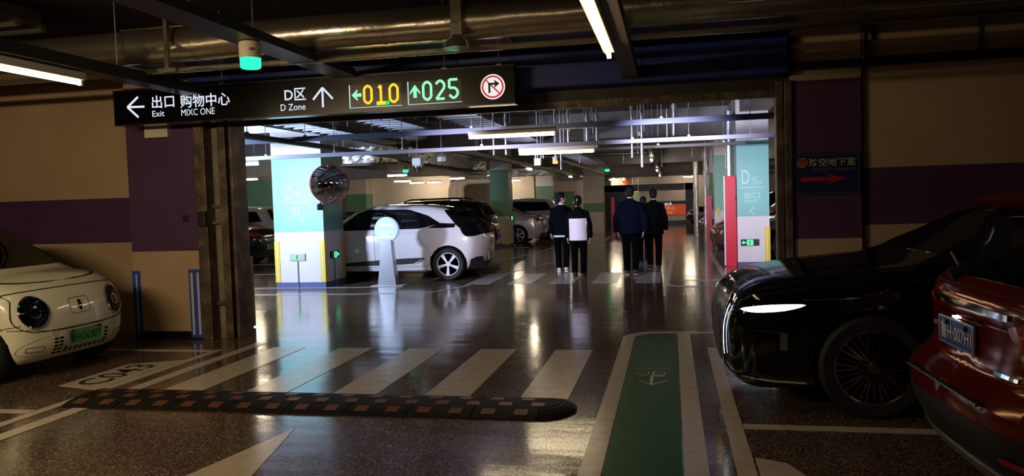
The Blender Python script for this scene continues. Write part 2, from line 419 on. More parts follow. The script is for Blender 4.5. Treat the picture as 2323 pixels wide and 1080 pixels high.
rel(build('arrow_mark', b, M_line2), gw)
tag(build('floor_arrow', B().prism([(-2.69, 5.07), (-3.02, 3.45), (-2.78, 3.55), (-2.72, 2.6), (-2.56, 2.6), (-2.58, 3.55), (-2.34, 3.45)], 'z', 0.0005, 0.003), M_line), 'big cream painted arrow head nearest to the camera', 'road marking')
# hall lines
line([(-12, 14.0), (-6.2, 14.0)] + [(-5.2, 14.1), (-4.85, 15.2)] + [(-4.5, 18.8), (-3.9, 23.4), (-3.3, 34)], .07, 'thin inner line curving past the exit post and round the white hatchback', M_line2)
line([(-12, 12.85), (-5.6, 12.95), (-4.2, 13.15), (-3.85, 14.0), (-3.54, 16.5), (-2.59, 20.6), (-2.3, 34)], .09, 'thin outer line in front of the lit column, turning up the aisle', M_line2)
line([(5, 13.72), (.5, 13.72)] + arc(.35, 14.2, .45, 270, 180, 6) + [(-.08, 14.9), (.12, 24), (.2, 34)], .10, 'long pale line up the right of the hall aisle', M_line2)
line([(5, 14.75), (.25, 14.75)], .06, 'thin line before the red cabinet', M_line2)
line([(1.0, 14.8), (1.05, 24)], .10, 'pale line along the noses of the cars on the right', M_line2)
for i, y in enumerate((16.9, 19.85, 22.6, 25.4)):
    line([(-13, y + .0), (-4.7, y)], .07, 'thin bay line number among the left hand hall bays', M_line2)['group'] = 'bay lines left of the hall aisle'
for o_ in [q for q in C.objects if q.get('group') == 'bay lines left of the hall aisle']: o_['label'] = 'thin painted line between parked cars left of the hall aisle'
for i, y in enumerate((10.4, 11.5, 13.3)):
    line([(-14, y - .6), (-9.5, y)], .08, 'thin pale line on the floor behind the left pier', M_line2)['group'] = 'lines behind the left pier'
# speed hump
sh_ = thing('speed_hump', 'low black rubber speed hump with rows of amber reflector squares', 'speed hump', (-2.7, 5.72, 0))
prof = [(5.42, 0.001), (5.42, .012), (5.50, .034), (5.60, .048), (5.72, .052), (5.84, .048), (5.94, .034), (6.02, .012), (6.02, .001)]
for i in range(8):
    x0 = -4.98 + i * .5
    if i < 8:
        seg = rel(build('segment', B().prism(prof, 'x', x0 + .004, x0 + .496), M_rubber), sh_)
        for cx in (.125, .375):
            for j, (ya, yb) in enumerate(((5.47, 5.56), (5.63, 5.72), (5.79, 5.88))):
                xo = x0 + cx - .055 + (j % 2) * .10
                za = np.interp([ya, yb], [5.42, 5.50, 5.60, 5.72, 5.84, 5.94, 6.02], [.012, .034, .048, .052, .048, .034, .012])
                b = B().add([(xo, ya, za[0] - .004), (xo + .10, ya, za[0] - .004), (xo + .10, yb, za[1] - .004), (xo, yb, za[1] - .004),
                       (xo, ya, za[0] + .003), (xo + .10, ya, za[0] + .003), (xo + .10, yb, za[1] + .003), (xo, yb, za[1] + .003)],
                      [(0, 3, 2, 1), (4, 5, 6, 7), (0, 1, 5, 4), (1, 2, 6, 5), (2, 3, 7, 6), (3, 0, 4, 7)])
                build('reflector', b, M_amber, seg)
b = B()
vs = []; n = 12
for k in range(n + 1):
    a = -PI / 2 + PI * k / n
    vs.append((-.98 + .26 * math.cos(a), 5.72 + .30 * math.sin(a)))
for k, (sx, sy, z0, z1) in enumerate(((1, 1, .001, .010), (.95, .93, .010, .018), (.90, .85, .018, .026), (.84, .76, .026, .033), (.76, .64, .033, .040), (.66, .50, .040, .046), (.50, .32, .046, .050))):
    b.prism([(-.98 + (x + .98) * sx, 5.72 + (y - 5.72) * sy) for x, y in vs], 'z', z0, z1)
rel(build('end_cap', b, M_rubber), sh_)

# ============================================================ HANGING DIRECTION SIGN
SY = 8.00
sg = thing('direction_sign', 'long black hanging sign with white arrows and lit counters 010 and 025', 'sign', (-3.97, SY + .09, 2.6))
rel(build('sign_box', B().box(-6.37, -1.57, SY, SY + .16, 2.61, 3.02), M_signblack, bevel=.006), sg)
rel(build('lip', B().box(-6.37, -1.57, SY - .012, SY, 2.61, 2.622).box(-6.37, -1.57, SY - .012, SY, 3.008, 3.02), mat('sign_trim', (0.05, 0.045, 0.04), 0.35, 0.7)), sg)
for x in (-5.0, -2.35, -1.75):
    rel(build('hanger', B().tube([(x, SY + .08, 3.02), (x, SY + .08, CEIL)], .008, 6).box(x - .03, x + .03, SY + .05, SY + .11, 3.02, 3.05), M_steel), sg)
def box_px(x0, x1, y0, y1, Y):
    ym = (y0 + y1) / 2; xm = (x0 + x1) / 2
    a, b_ = at(x0, ym, Y), at(x1, ym, Y); c, d = at(xm, y1, Y), at(xm, y0, Y)
    return a.x, b_.x, c.z, d.z
def stext(name, s, m, px, Y, parent, offset=0.0, thick=.004, flip=False):
    x0, x1, z0, z1 = box_px(*px, Y)
    return text(name, s, m, (x0, Y, z0), (1, 0, 0), (0, 0, 1), x1 - x0, z1 - z0, parent, offset, thick)
stext('lettering', '出口', E_letter, (344.7, 395.6, 216, 245), SY, sg, .012)
stext('lettering', '购物中心', E_letter, (409, 522, 212, 242), SY, sg, .012)
stext('lettering', 'Exit', E_letter, (346, 373.6, 251, 264.5), SY, sg, .002)
stext('lettering', 'MIXC ONE', E_letter, (411.7, 487.5, 246, 261), SY, sg, .001)
stext('lettering', 'D区', E_letter, (645.5, 694, 200, 228), SY, sg, .012)
stext('lettering', 'D Zone', E_letter, (637, 693.5, 235.5, 250.5), SY, sg, .004)
def bars(name, segs, w, Y, m, parent, depth=.005):
    b = B()
    for (p, q) in segs:
        p, q = Vector(p), Vector(q); d = (q - p).normalized(); n = Vector((-d.z, 0, d.x)) * w / 2
        vs = [p - n, p + n, q + n, q - n]
        b.add([(v.x, Y, v.z) for v in vs] + [(v.x, Y - depth, v.z) for v in vs], [(4, 5, 6, 7), (0, 3, 2, 1), (0, 1, 5, 4), (1, 2, 6, 5), (2, 3, 7, 6), (3, 0, 4, 7)])
    o = build(name, b, m)
    if parent: rel(o, parent)
    return o
P_ = lambda x, y: at(x, y, SY)
bars('left_arrow', [(P_(290, 243.4), P_(327.7, 241.9)), (P_(289.5, 243.4), P_(313, 220)), (P_(289.5, 243.4), P_(314.4, 266))], .024, SY, E_letter, sg)
bars('up_arrow', [(P_(731.4, 199), P_(733, 243.4)), (P_(731.4, 199), P_(710.6, 226.5)), (P_(731.4, 199), P_(755, 224))], .022, SY, E_letter, sg)
def digit(ch, x0, x1, z0, z1, w, Y, m, parent):
    cx = (x1 - x0) * .28; h = w / 2
    X0, X1, Z0, Z1 = x0 + h, x1 - h, z0 + h, z1 - h; V = lambda x, z: Vector((x, Y, z)); zm = (Z0 + Z1) / 2
    S = {'0': [(X0, Z0 + cx), (X0, Z1 - cx), (X0 + cx, Z1), (X1 - cx, Z1), (X1, Z1 - cx), (X1, Z0 + cx), (X1 - cx, Z0), (X0 + cx, Z0), (X0, Z0 + cx)],
         '1': [((X0 + X1) / 2 - cx, Z1 - cx), ((X0 + X1) / 2, Z1), ((X0 + X1) / 2, Z0)],
         '2': [(X0, Z1 - cx), (X0 + cx, Z1), (X1 - cx, Z1), (X1, Z1 - cx), (X1, zm + cx * .6), (X0, Z0), (X1, Z0)],
         '5': [(X1, Z1), (X0, Z1), (X0, zm + cx * .3), (X1 - cx, zm + cx * .3), (X1, zm - cx * .7), (X1, Z0 + cx), (X1 - cx, Z0), (X0 + cx, Z0), (X0, Z0 + cx)]}[ch]
    o = bars('digit', [(V(*a), V(*c)) for a, c in zip(S[:-1], S[1:])], w, Y, m, parent)
    return o
for (x0, x1, y0, y1, fr) in ((792.5, 912, 190, 243, 0), (925, 1047.5, 182, 235, 1)):
    a, c, z0, z1 = box_px(x0, x1, y0, y1, SY)
    pn = rel(build('counter_panel', B().box(a, c, SY - .004, SY, z0, z1), mat('counter_glass' + str(fr), (0.004, 0.022, 0.008) if fr else (0.02, 0.006, 0.003), 0.3)), sg)
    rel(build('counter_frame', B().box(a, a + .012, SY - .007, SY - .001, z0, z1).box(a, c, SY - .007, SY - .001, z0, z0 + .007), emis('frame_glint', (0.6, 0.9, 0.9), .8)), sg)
for ch, px, m in (('0', (824, 846, 192.5, 237), E_amber), ('1', (855, 874, 191, 236), E_amber), ('0', (882, 905, 189, 234), E_amber),
                  ('0', (958, 981, 183.5, 229), E_greenw), ('2', (987, 1011, 180.5, 227), E_greenw), ('5', (1017, 1041, 177.5, 224.5), E_greenw)):
    digit(ch, *box_px(*px, SY), .026, SY - .004, m, sg)
def solid_arrow(px, dirn, m, Y=None, parent=None):
    Y = Y or SY - .004
    x0, x1, z0, z1 = box_px(*px, Y); cx, cz = (x0 + x1) / 2, (z0 + z1) / 2; w, h = (x1 - x0), (z1 - z0)
    if dirn == 'left': pts = [(-.5, 0), (.1, .5), (.1, .28), (-.1, .14), (.5, .14), (.5, -.14), (-.1, -.14), (.1, -.28), (.1, -.5)]
    elif dirn == 'right': pts = [(.5, 0), (-.1, .5), (-.1, .28), (.1, .14), (-.5, .14), (-.5, -.14), (.1, -.14), (-.1, -.28), (-.1, -.5)]
    else: pts = [(0, .5), (-.5, -.05), (-.5, -.25), (-.16, .08), (-.16, -.5), (.16, -.5), (.16, .08), (.5, -.25), (.5, -.05)]
    o = build('arrow', B().prism([(cx + u * w, cz + v * h) for u, v in pts], 'y', Y - .004, Y), m)
    if parent: rel(o, parent)
    return o
solid_arrow((798, 820, 203, 229), 'left', E_greenw, parent=sg)
solid_arrow((930, 953, 192.5, 222), 'up', E_greenw, parent=sg)
a, c, z0, z1 = box_px(855, 884, 229.5, 238, SY)
rel(build('counter_chip', B().box(a, c - .045, SY - .008, SY - .003, z0, z1), emis('chip', (.65, .75, .02), 1.2)), sg)
rel(build('counter_chip', B().box(c - .045, c, SY - .008, SY - .003, z0, z1), emis('chip2', (.02, .75, .1), 1.2)), sg)
# no right turn disc
cc = at(1118, 197, SY)
nt_ = B().lathe([(0, -.006), (.132, -.006), (.132, 0)], 40, axis='y', c=(cc.x, SY, cc.z))
rel(build('prohibition_disc', nt_, emis('disc_white', (1, .95, .95), .9)), sg)
ring = B()
for k in range(40):
    a0, a1 = 2 * PI * k / 40, 2 * PI * (k + 1) / 40
    vs = [(cc.x + r * math.cos(a), yy, cc.z + r * math.sin(a)) for yy in (SY - .010, SY - .006) for r, a in ((.100, a0), (.118, a0), (.118, a1), (.100, a1))]
    ring.add(vs, [(0, 1, 2, 3), (4, 7, 6, 5), (1, 5, 6, 2), (0, 3, 7, 4)])
rel(build('red_ring', ring, emis('disc_red', (.75, .05, .05), .8)), sg)
bars('red_slash', [(Vector((cc.x - .074, 0, cc.z + .074)), Vector((cc.x + .074, 0, cc.z - .074)))], .015, SY - .006, emis('disc_red', (.75, .05, .05), .8), sg, .004)
bars('turn_arrow', [(Vector((cc.x - .035, 0, cc.z - .065)), Vector((cc.x - .035, 0, cc.z + .028))), (Vector((cc.x - .046, 0, cc.z + .030)), Vector((cc.x + .03, 0, cc.z + .030)))], .022, SY - .010, M_plastic, sg, .004)
rel(build('turn_arrow_head', B().prism([(cc.x + .015, cc.z + .075), (cc.x + .075, cc.z + .030), (cc.x + .015, cc.z - .015), (cc.x + .03, cc.z + .030)], 'y', SY - .014, SY - .010), M_plastic), sg)

# ============================================================ WRITING ON COLUMNS
def column_text(items, Y, label, loc):
    t = thing('wall_lettering', label, 'lettering', loc)
    for s, px in items:
        if s == '-': x0, x1, z0, z1 = box_px(*px, Y); rel(build('rule', B().box(x0, x1, Y - .002, Y, z0, z1), M_glyph), t)
        elif s == '<':
            x0, x1, z0, z1 = box_px(*px, Y); V = lambda x, z: Vector((x, 0, z))
            bars('chevron', [(V(x1, z1), V(x0, (z0 + z1) / 2)), (V(x0, (z0 + z1) / 2), V(x1, z0))], .022, Y, M_glyph, t, .002)
        else: stext('lettering', s, M_glyph, px, Y, t, 0, .002)
    return t
column_text([('D', (646.6, 663.7, 421, 453)), ('区', (668.6, 681, 435, 445)), ('ZONE', (668.6, 688, 446.5, 451)), ('-', (640, 700, 459.3, 460.6)),
             ('B1', (664, 678, 471, 489)), ('地下一层', (651, 691, 492, 503.5))], 14.098, 'pale D zone and B1 lettering on the brightly lit aqua column', (-7.2, 14.1, 1.2))
column_text([('D', (1682.5, 1700, 386, 417.5)), ('区', (1707, 1719.5, 401, 409)), ('ZONE', (1707.5, 1728, 411.5, 416.5)), ('-', (1678, 1736, 424.4, 425.6)),
             ('出口', (1688, 1724, 436, 450)), ('EXIT', (1691, 1720, 453, 460)), ('<', (1702, 1712, 469.6, 487.7))], 17.398, 'pale D zone and EXIT lettering on the column beside the red cabinet', (1.7, 17.4, 1.2))
# ============================================================ EXIT LIGHTS, GUARDS, BOXES
def exit_light(loc, rz, w, h, label, dirn, pole, lit=E_green, body=None):
    t = thing('exit_light', label, 'exit sign', loc, rz)      # local: faces -y
    bd = body or M_plastic
    build('housing', B().box(-w / 2, w / 2, -.03, 0, -h / 2, h / 2), bd, t, bevel=.004)
    s = 1 if dirn == 'right' else -1
    build('pictogram_panel', B().box(-w * .16, w * .18, -.034, -.03, -h * .42, h * .42), lit, t)
    k = h
    b = B().box(-.012, .012, -.037, -.034, .18 * k, .34 * k)   # running figure
    for p, q in (((0, .15), (-.02, -.1)), ((-.02, -.1), (.10, -.32)), ((-.02, -.1), (-.16, -.3)), ((0, .12), (.16, .0)), ((0, .12), (-.14, .02))):
        p0 = Vector((p[0] * k, 0, p[1] * k)); q0 = Vector((q[0] * k, 0, q[1] * k)); d = (q0 - p0).normalized(); n = Vector((-d.z, 0, d.x)) * .007
        vs = [p0 - n, p0 + n, q0 + n, q0 - n]
        b.add([(v.x, -.034, v.z) for v in vs] + [(v.x, -.037, v.z) for v in vs], [(4, 5, 6, 7), (0, 1, 5, 4), (1, 2, 6, 5), (2, 3, 7, 6), (3, 0, 4, 7)])
    build('running_figure', b, mat('pictogram_dark', (0.0, .12, .03), .5), t)
    x0 = s * w * .20; x1 = s * w * .46
    build('arrow', B().prism([(x1, 0), (x1 - s * h * .35, h * .3), (x1 - s * h * .35, h * .1), (x0, h * .1), (x0, -h * .1), (x1 - s * h * .35, -h * .1), (x1 - s * h * .35, -h * .3)], 'y', -.034, -.030), lit, t)
    if pole:
        build('conduit', B().tube([(0, -.012, -h / 2), (0, -.012, -loc[2])], .012, 8), M_steel, t)
    return t
grey = mat('grey_plastic', (0.45, 0.44, 0.46), .4)
exit_light((-7.255, 14.1, .60), 0, .33, .135, 'grey exit light on a conduit on the lit front of the aqua column', 'left', True, E_greenw, grey)
exit_light((-6.68, 14.53, .615), PI / 2, .36, .14, 'green exit light on a conduit on the shaded side of the aqua column', 'right', True)
exit_light((1.675, 17.4, .525), 0, .38, .14, 'green exit light low on the column beside the red cabinet', 'left', False)
exit_light((-5.44, 26.3, .98), PI / 2, .36, .16, 'tiny green exit light on the side of the far green banded column', 'right', False)
def guard(x0, x1, y0, z0, z1, m, strips, label, mstrip=M_pale, side=None):
    t = thing('corner_guard', label, 'guard strip', ((x0 + x1) / 2, y0, z0))
    rel(build('guard_body', B().box(x0, x1, y0 - .012, y0, z0, z1).box(*( (x1 - .001, x1 + .010, y0 - .012, y0 + .10) if side is None else (x0 - .010, x0 + .001, y0 - .012, y0 + .10) if side == 'l' else (x0, x1, y0 - .013, y0 - .001)), z0, z1), m, bevel=.003), t)
    w = x1 - x0
    for f in strips:
        rel(build('reflective_strip', B().box(x0 + w * f - w * .09, x0 + w * f + w * .09, y0 - .016, y0 - .012, z0 + .04, z1 - .04), mstrip), t)
    return t
guard(-7.74, -7.64, 14.1, .1, .92, M_yellow, (.5,), 'yellow guard on the left corner of the brightly lit column', side='l')
guard(-6.78, -6.68, 14.1, .1, .92, M_yellow, (.5,), 'yellow guard on the right front corner of the brightly lit column')
tag(build('corner_guard', B().box(-6.68, -6.668, 14.93, 15.04, .1, .92), M_yellow), 'yellow guard on the far corner of the brightly lit column', 'guard strip')
guard(1.98, 2.09, 17.4, .06, .86, M_yellow, (.5,), 'yellow guard on the column beside the red cabinet')
guard(-5.58, -5.50, 25.99, .05, .95, M_yellow, (.5,), 'yellow guard on the far green banded column')
guard(1.33, 1.41, 23.3, .95, 1.2, M_yellow, (), 'small yellow box end above the parked bikes by the second aqua column')
pale_blue = mat('pale_blue_strip', (.62, .55, .52), .4)
guard(-6.62, -6.52, 8.5, .02, .86, M_blue, (.5,), 'blue guard strip on the left corner of the purple pier', pale_blue, side='l')
guard(-5.84, -5.67, 8.5, .02, .87, M_blue, (.25, .75), 'double striped blue guard on the right corner of the purple pier', pale_blue, side='n')
tag(build('corner_guard', B().box(-5.58, -5.50, 9.30, 9.42, .02, .95).box(-5.51, -5.495, 9.33, 9.39, .06, .90), mat('ochre_guard', (.55, .32, .03), .4), bevel=.004), 'ochre yellow guard strip just behind the left shutter rail', 'guard strip')
jb = tag(build('junction_box', B().box(-6.30, -5.98, 8.42, 8.5, 2.50, 2.66).box(-6.27, -6.01, 8.412, 8.42, 2.575, 2.585), M_cream_plastic, bevel=.004), 'small cream electrical box high on the purple pier', 'box')
tag(build('wall_switch', B().box(-5.88, -5.80, 8.485, 8.5, 1.46, 1.54).box(-5.86, -5.82, 8.478, 8.485, 1.48, 1.52), M_plastic, bevel=.003), 'little black switch on the purple pier', 'switch')
# civil defence sign
cs = thing('shelter_sign', 'dark blue shelter notice with a red arrow on the purple pier', 'sign', (1.59, 8.49, 1.55))
rel(build('board', B().box(1.26, 1.92, 8.485, 8.5, 1.555, 1.99), mat('sign_navy', (.010, .016, .085), .4)), cs)
e_ = .006
rel(build('border', B().box(1.275, 1.905, 8.482, 8.485, 1.57, 1.575).box(1.275, 1.905, 8.482, 8.485, 1.97, 1.975).box(1.275, 1.28, 8.482, 8.485, 1.57, 1.975).box(1.90, 1.905, 8.482, 8.485, 1.57, 1.975), mat('sign_border', (.10, .12, .25), .5)), cs)
M_sw = mat('sign_lettering', (.48, .42, .34), .5)
stext('lettering', '防空地下室', M_sw, (1836, 1941, 358, 376), 8.485, cs, .015, .002)
stext('lettering', 'AIR DEFENCE BASEMENT', mat('sign_small', (.16, .14, .2), .5), (1838, 1939, 381, 386.5), 8.485, cs, .0, .002)
M_sr = mat('sign_red', (.40, .012, .012), .5)
a = at(1817, 408, 8.485); c = at(1921, 404, 8.485); zc_ = (a.z + c.z) / 2
rel(build('red_arrow', B().prism([(a.x, zc_ + .022), (a.x + .30, zc_ + .022), (a.x + .24, zc_ + .06), (c.x, zc_), (a.x + .24, zc_ - .06), (a.x + .30, zc_ - .022), (a.x, zc_ - .022)], 'y', 8.481, 8.485), M_sr), cs)
eb = at(1820, 370, 8.485)
rel(build('emblem', B().lathe([(0, -.005), (.052, -.005), (.052, 0)], 24, axis='y', c=(eb.x, 8.485, eb.z)), mat('emblem_gold', (.35, .22, .05), .5)), cs)
rel(build('emblem_field', B().lathe([(0, -.007), (.042, -.007), (.042, -.005)], 24, axis='y', c=(eb.x, 8.485, eb.z)), M_sr), cs)
rel(build('emblem_mark', B().prism([(eb.x - .018, eb.z - .004), (eb.x, eb.z + .02), (eb.x + .018, eb.z - .004), (eb.x + .010, eb.z - .006), (eb.x, eb.z + .006), (eb.x - .010, eb.z - .006)], 'y', 8.476, 8.478).box(eb.x - .03, eb.x + .03, 8.476, 8.478, eb.z - .026, eb.z - .018), mat('emblem_gold', (.35, .22, .05), .5)), cs)
# conduits on the right wall
cw = thing('wall_conduit', 'dark cable trunking running along the top of the right wall', 'pipe', (3, 8.5, 2.85))
rel(build('trunking', B().box(1.25, 1.92, 8.42, 8.5, 2.84, 2.92).box(1.93, 8, 8.52, 8.60, 2.86, 2.95), M_traydark), cw)
rel(build('drop', B().tube([(1.95, 8.46, 2.9), (1.95, 8.46, CEIL)], .03, 8), M_traydark), cw)
rel(build('drop', B().tube([(3.05, 8.56, 2.92), (3.05, 8.56, CEIL)], .012, 6), M_traydark), cw)

# ============================================================ MIRROR
mr = thing('traffic_mirror', 'round convex traffic mirror with a red rim on the aqua column corner', 'mirror', (-6.41, 13.86, 2.02), math.radians(38))
Rm = .37; Rs = .75; b = B(); pr = []
for k in range(15):
    r = Rm * k / 14; pr.append((r, -.055 - (math.sqrt(Rs * Rs - r * r) - math.sqrt(Rs * Rs - Rm * Rm))))
build('mirror_face', b.lathe(pr, 48, axis='y'), mat('mirror_glass', (.80, .82, .88), .015, 1.0), mr, smooth=True, angle=60, recalc=True)
build('rim', B().lathe([(.362, -.06), (.370, -.07), (.380, -.060), (.380, .0), (.36, .02), (0, .05)], 48, axis='y'), mat('mirror_rim', (.22, .025, .015), .4), mr, smooth=True, angle=50)
build('bracket', B().tube([(0, .04, .12), (-.16, .22, .14)], .02, 8).tube([(0, .04, -.2), (-.18, .26, -.42)], .02, 8).box(-.20, -.10, .16, .26, -.50, -.38), M_plastic, mr)

# ============================================================ EXIT POST
ep = thing('exit_post', 'tapered steel exit post with a round floodlit disc, before the white hatchback', 'exit sign', (-5.44, 14.28, 0))
build('base_plate', B().box(-.32, .34, -.16, .16, 0.001, .014), M_steel, ep, bevel=.003)
b = B(); lv = [(0.012, .19, .11), (.3, .155, .10), (.6, .125, .09), (.9, .105, .08)]
vs = []
for z, hw, hd in lv: vs += [(-hw, -hd, z), (hw, -hd, z), (hw, hd, z), (-hw, hd, z)]
fs = [(i * 4 + j, i * 4 + (j + 1) % 4, (i + 1) * 4 + (j + 1) % 4, (i + 1) * 4 + j) for i in range(3) for j in range(4)] + [(0, 3, 2, 1), (12, 13, 14, 15)]
build('post', b.add(vs, fs), mat('brushed_steel', (.72, .76, .84), .28, .8), ep, bevel=.008)
build('disc', B().lathe([(0, -.03), (.235, -.03), (.25, -.015), (.25, .03), (0, .03)], 48, axis='y', c=(0, 0, 1.10)), mat('disc_floodlit_glow', (.50, .66, .85), .4, emit=(.45, .65, .95), strength=.42), ep, smooth=True, angle=40)  # pale blue glow stands in for floodlight falling on the disc
dl = emis('disc_letter', (1.0, 1.0, .80), 1.15)
build('arrow', B().prism([(-.15, 1.19), (-.07, 1.245), (-.07, 1.208), (.14, 1.212), (.14, 1.172), (-.07, 1.172), (-.07, 1.135)], 'y', -.036, -.03), dl, ep)
text('lettering', '出口', dl, (-5.44 - .14, 14.25, .93), (1, 0, 0), (0, 0, 1), .30, .15, ep, .02, .004)
# red cabinet and pipe beside the right column
rc = thing('red_cabinet', 'tall bright red pipe cabinet against the right hand aqua column', 'cabinet', (1.28, 17.6, 0))
rel(build('cabinet_body', B().box(1.17, 1.405, 17.42, 17.8, 0.0, 1.98), M_red, bevel=.006), rc)
rel(build('edge_strip', B().box(1.145, 1.17, 17.42, 17.5, .03, 1.98), mat('bright_strip', (.75, .78, .9), .3)), rc)
rel(build('handle', B().box(1.38, 1.40, 17.40, 17.42, 1.45, 1.52), M_plastic), rc)
tag(build('steel_pipe', B().tube([(1.29, 17.6, 1.98), (1.29, 17.6, 3.4)], .085, 20).tube([(1.29, 17.6, 2.15), (1.29, 17.6, 2.19)], .10, 20), M_steel, smooth=True), 'polished steel pipe rising out of the tall red cabinet', 'pipe')
tag(build('red_cabinet', B().box(1.08, 1.23, 24.05, 24.22, 0, 1.55).box(1.06, 1.08, 24.05, 24.1, .02, 1.55), M_red), 'small far red pipe cabinet further up the right of the aisle', 'cabinet')
for i, (x, y) in enumerate(((1.0, 30.4), (.98, 31.4), (1.20, 27.3))):
    b = B(); pts = [(x + random.uniform(-.015, .015), y, z) for z in np.linspace(0, CEIL, 18)]
    tag(build('foil_wrapped_pipe', b.tube(pts, .09, 10, radii=[.08 + random.uniform(-.015, .015) for _ in pts]), M_foil, smooth=True, angle=80), ('left one of the two far foil wrapped pipes beside the aisle', 'further of the two far foil wrapped pipes beside the aisle', 'foil wrapped upright pipe right of the small far red cabinet')[i], 'pipe', 'foil wrapped upright pipes')

# ============================================================ CEILING: LAMPS, TRAYS, DUCTS
def tube_lamp(x, y, z, L, axis, label, group=None, m=None, body=True, drop=True, r=.017, k=1.0):
    """batten lamp: tube centre at x, y, z; axis 'x' or 'y'"""
    t = thing('tube_lamp', label, 'lamp', (x, y, z), 0 if axis == 'x' else PI / 2, group)
    if body:
        build('lamp_body', B().box(-L / 2 - .03, L / 2 + .03, -.045 * k, .045 * k, .03 * k, .10 * k), mat('lamp_white', (.72, .66, .56), .4), t, bevel=.006)
        for s in (-1, 1): build('end_socket', B().box(s * (L / 2 + .012) - .014, s * (L / 2 + .012) + .014, -.018, .018, -.02, .035 * k), mat('lamp_white', (.72, .66, .56), .4), t)
    build('tube', B().tube([(-L / 2, 0, 0), (L / 2, 0, 0)], r, 10), m or E_tube, t, smooth=True)
    if drop:
        for s in (-1, 1): build('hanger_rod', B().tube([(s * L * .35, 0, .09 * k), (s * L * .35, 0, CEIL - z)], .004, 5), M_steel, t)
    return t
tube_lamp(-5.32, 5.05, 2.80, 2.4, 'y', 'glowing tube lamp on the dark trunking above the small white car', m=E_tube_near, drop=False)
tube_lamp(-.46, 5.25, 2.74, 2.2, 'y', 'bright slanting tube lamp hanging at the top centre of the picture', m=E_tube_near, drop=False)
tube_lamp(-2.12, 10.5, 2.49, 1.18, 'x', 'front one of the two bright tube lamps beyond the shutter', k=.9, r=.022)
tube_lamp(-1.74, 12.14, 2.33, 1.16, 'x', 'rear one of the two bright tube lamps, fixed under a white rail', k=.9, r=.022, drop=False)
def trunk(x0, x1, y0, y1, z0, z1, label, m=M_traydark, rods=(), parts=()):
    t = thing('cable_trunking', label, 'cable tray', ((x0 + x1) / 2, (y0 + y1) / 2, z0))
    rel(build('channel', B().box(x0, x1, y0, y1, z0, z1), m, bevel=.003), t)
    xm, ym = (x0 + x1) / 2, (y0 + y1) / 2
    for r in rods:
        p = (r, ym) if (x1 - x0) > (y1 - y0) else (xm, r)
        rel(build('hanger_rod', B().tube([(p[0], p[1], z1), (p[0], p[1], CEIL)], .006, 6).box(p[0] - .02, p[0] + .02, p[1] - .02, p[1] + .02, z1, z1 + .025), M_steel), t)
    return t
trunk(-5.42, -5.20, -1, 8.0, 2.91, 3.02, 'dark trunking carrying the tube lamp above the small white car', rods=(1.5, 3.6, 4.9, 6.75))
trunk(-.46, -.30, -1, 8.25, 2.84, 2.96, 'dark trunking beside the slanting tube lamp at the top centre', mat('brown_trunking', (.16, .12, .10), .4, .3), rods=(2.5, 6.6, 8.12))
trunk(-3.60, -3.32, -1, 7.96, 3.00, 3.08, 'dark tray carrying the green beacon', rods=(2.0, 5.2, 6.1))
# green occupancy beacons
def beacon(loc, m, label, s=1.0, cap=None):
    t = thing('occupancy_beacon', label, 'beacon', loc)
    build('beacon_body', B().lathe([(0, .22 * s), (.085 * s, .22 * s), (.09 * s, .21 * s), (.09 * s, .085 * s), (0, .085 * s)], 28), cap or M_cream_plastic, t, smooth=True, angle=40)
    build('beacon_lens', B().lathe([(.086 * s, .085 * s), (.084 * s, .01 * s), (.07 * s, 0), (0, -.003 * s)], 28), m, t, smooth=True, angle=50)
    build('sensor', B().lathe([(0, -.012 * s), (.014 * s, -.012 * s), (.014 * s, 0)], 12, axis='y', c=(.055 * s, -.075 * s, .15 * s)), M_plastic, t)
    if CEIL - loc[2] > .5: build('stem', B().tube([(0, 0, .22 * s), (0, 0, .226 if s == 1.0 else CEIL - loc[2])], .008, 6), M_steel, t)
    return t
beacon((-3.44, 6.0, 2.775), E_beacon, 'cream beacon glowing green at its base, hanging above the direction sign')
beacon((-6.35, 18.1, 2.36), E_beacon, 'cyan green beacon at the corner of the bright foil duct', .8)
beacon((-2.75, 35, 2.75), E_beacon, 'green beacon hanging over the aisle, nearest of the far green ones', 1.3)
beacon((-2.0, 43, 1.95), emis('green_beacon_far', (.05, .9, .15), 3), 'furthest green beacon, level with the heads of the walkers', 1.4)
beacon((-2.42, 43, 2.35), E_red, 'red beacon just above the head of the man in navy', 1.5)
beacon((-1.75, 42, 1.85), E_orange, 'orange beacon between the two men in dark jackets', 1.2)
beacon((-1.98, 13.6, 2.22), E_orange, 'small orange beacon under the rear bright tube lamp', .55)
# detectors by the orange beacon
for nm, x, z, lb in (('wireless_box', -2.26, 2.26, 'white wireless box with two stubby aerials under the rear tube lamp'),):
    t = thing(nm, lb, 'box', (x, 13.4, z))
    build('casing', B().box(-.06, .06, -.05, .05, -.07, .06), mat('white_plastic', (.75, .72, .75), .3), t, bevel=.015)
    for s in (-.04, .06, .10): build('aerial', B().tube([(s, 0, .05), (s, 0, .14)], .010, 6), mat('white_plastic', (.75, .72, .75), .3), t)
    build('stem', B().tube([(0, 0, .06), (0, 0, CEIL - z)], .008, 6), M_steel, t)
cm = thing('camera_housing', 'white box camera hanging left of the green banded column', 'camera', (-5.0, 15.0, 2.38))
build('casing', B().box(-.09, .09, -.08, .12, -.02, .13), mat('white_plastic', (.75, .72, .75), .3), cm, bevel=.01)
build('dome', B().lathe([(0, -.17), (.06, -.15), (.085, -.09), (.085, -.02), (0, -.02)], 20), M_chrome, cm, smooth=True)
build('stem', B().tube([(0, 0, .13), (0, 0, CEIL - 2.38)], .012, 6), M_steel, cm)
cm = thing('bullet_camera', 'small white bullet camera hanging beside the first rail beyond the white hatchback', 'camera', (-4.55, 15.2, 2.48), .6)
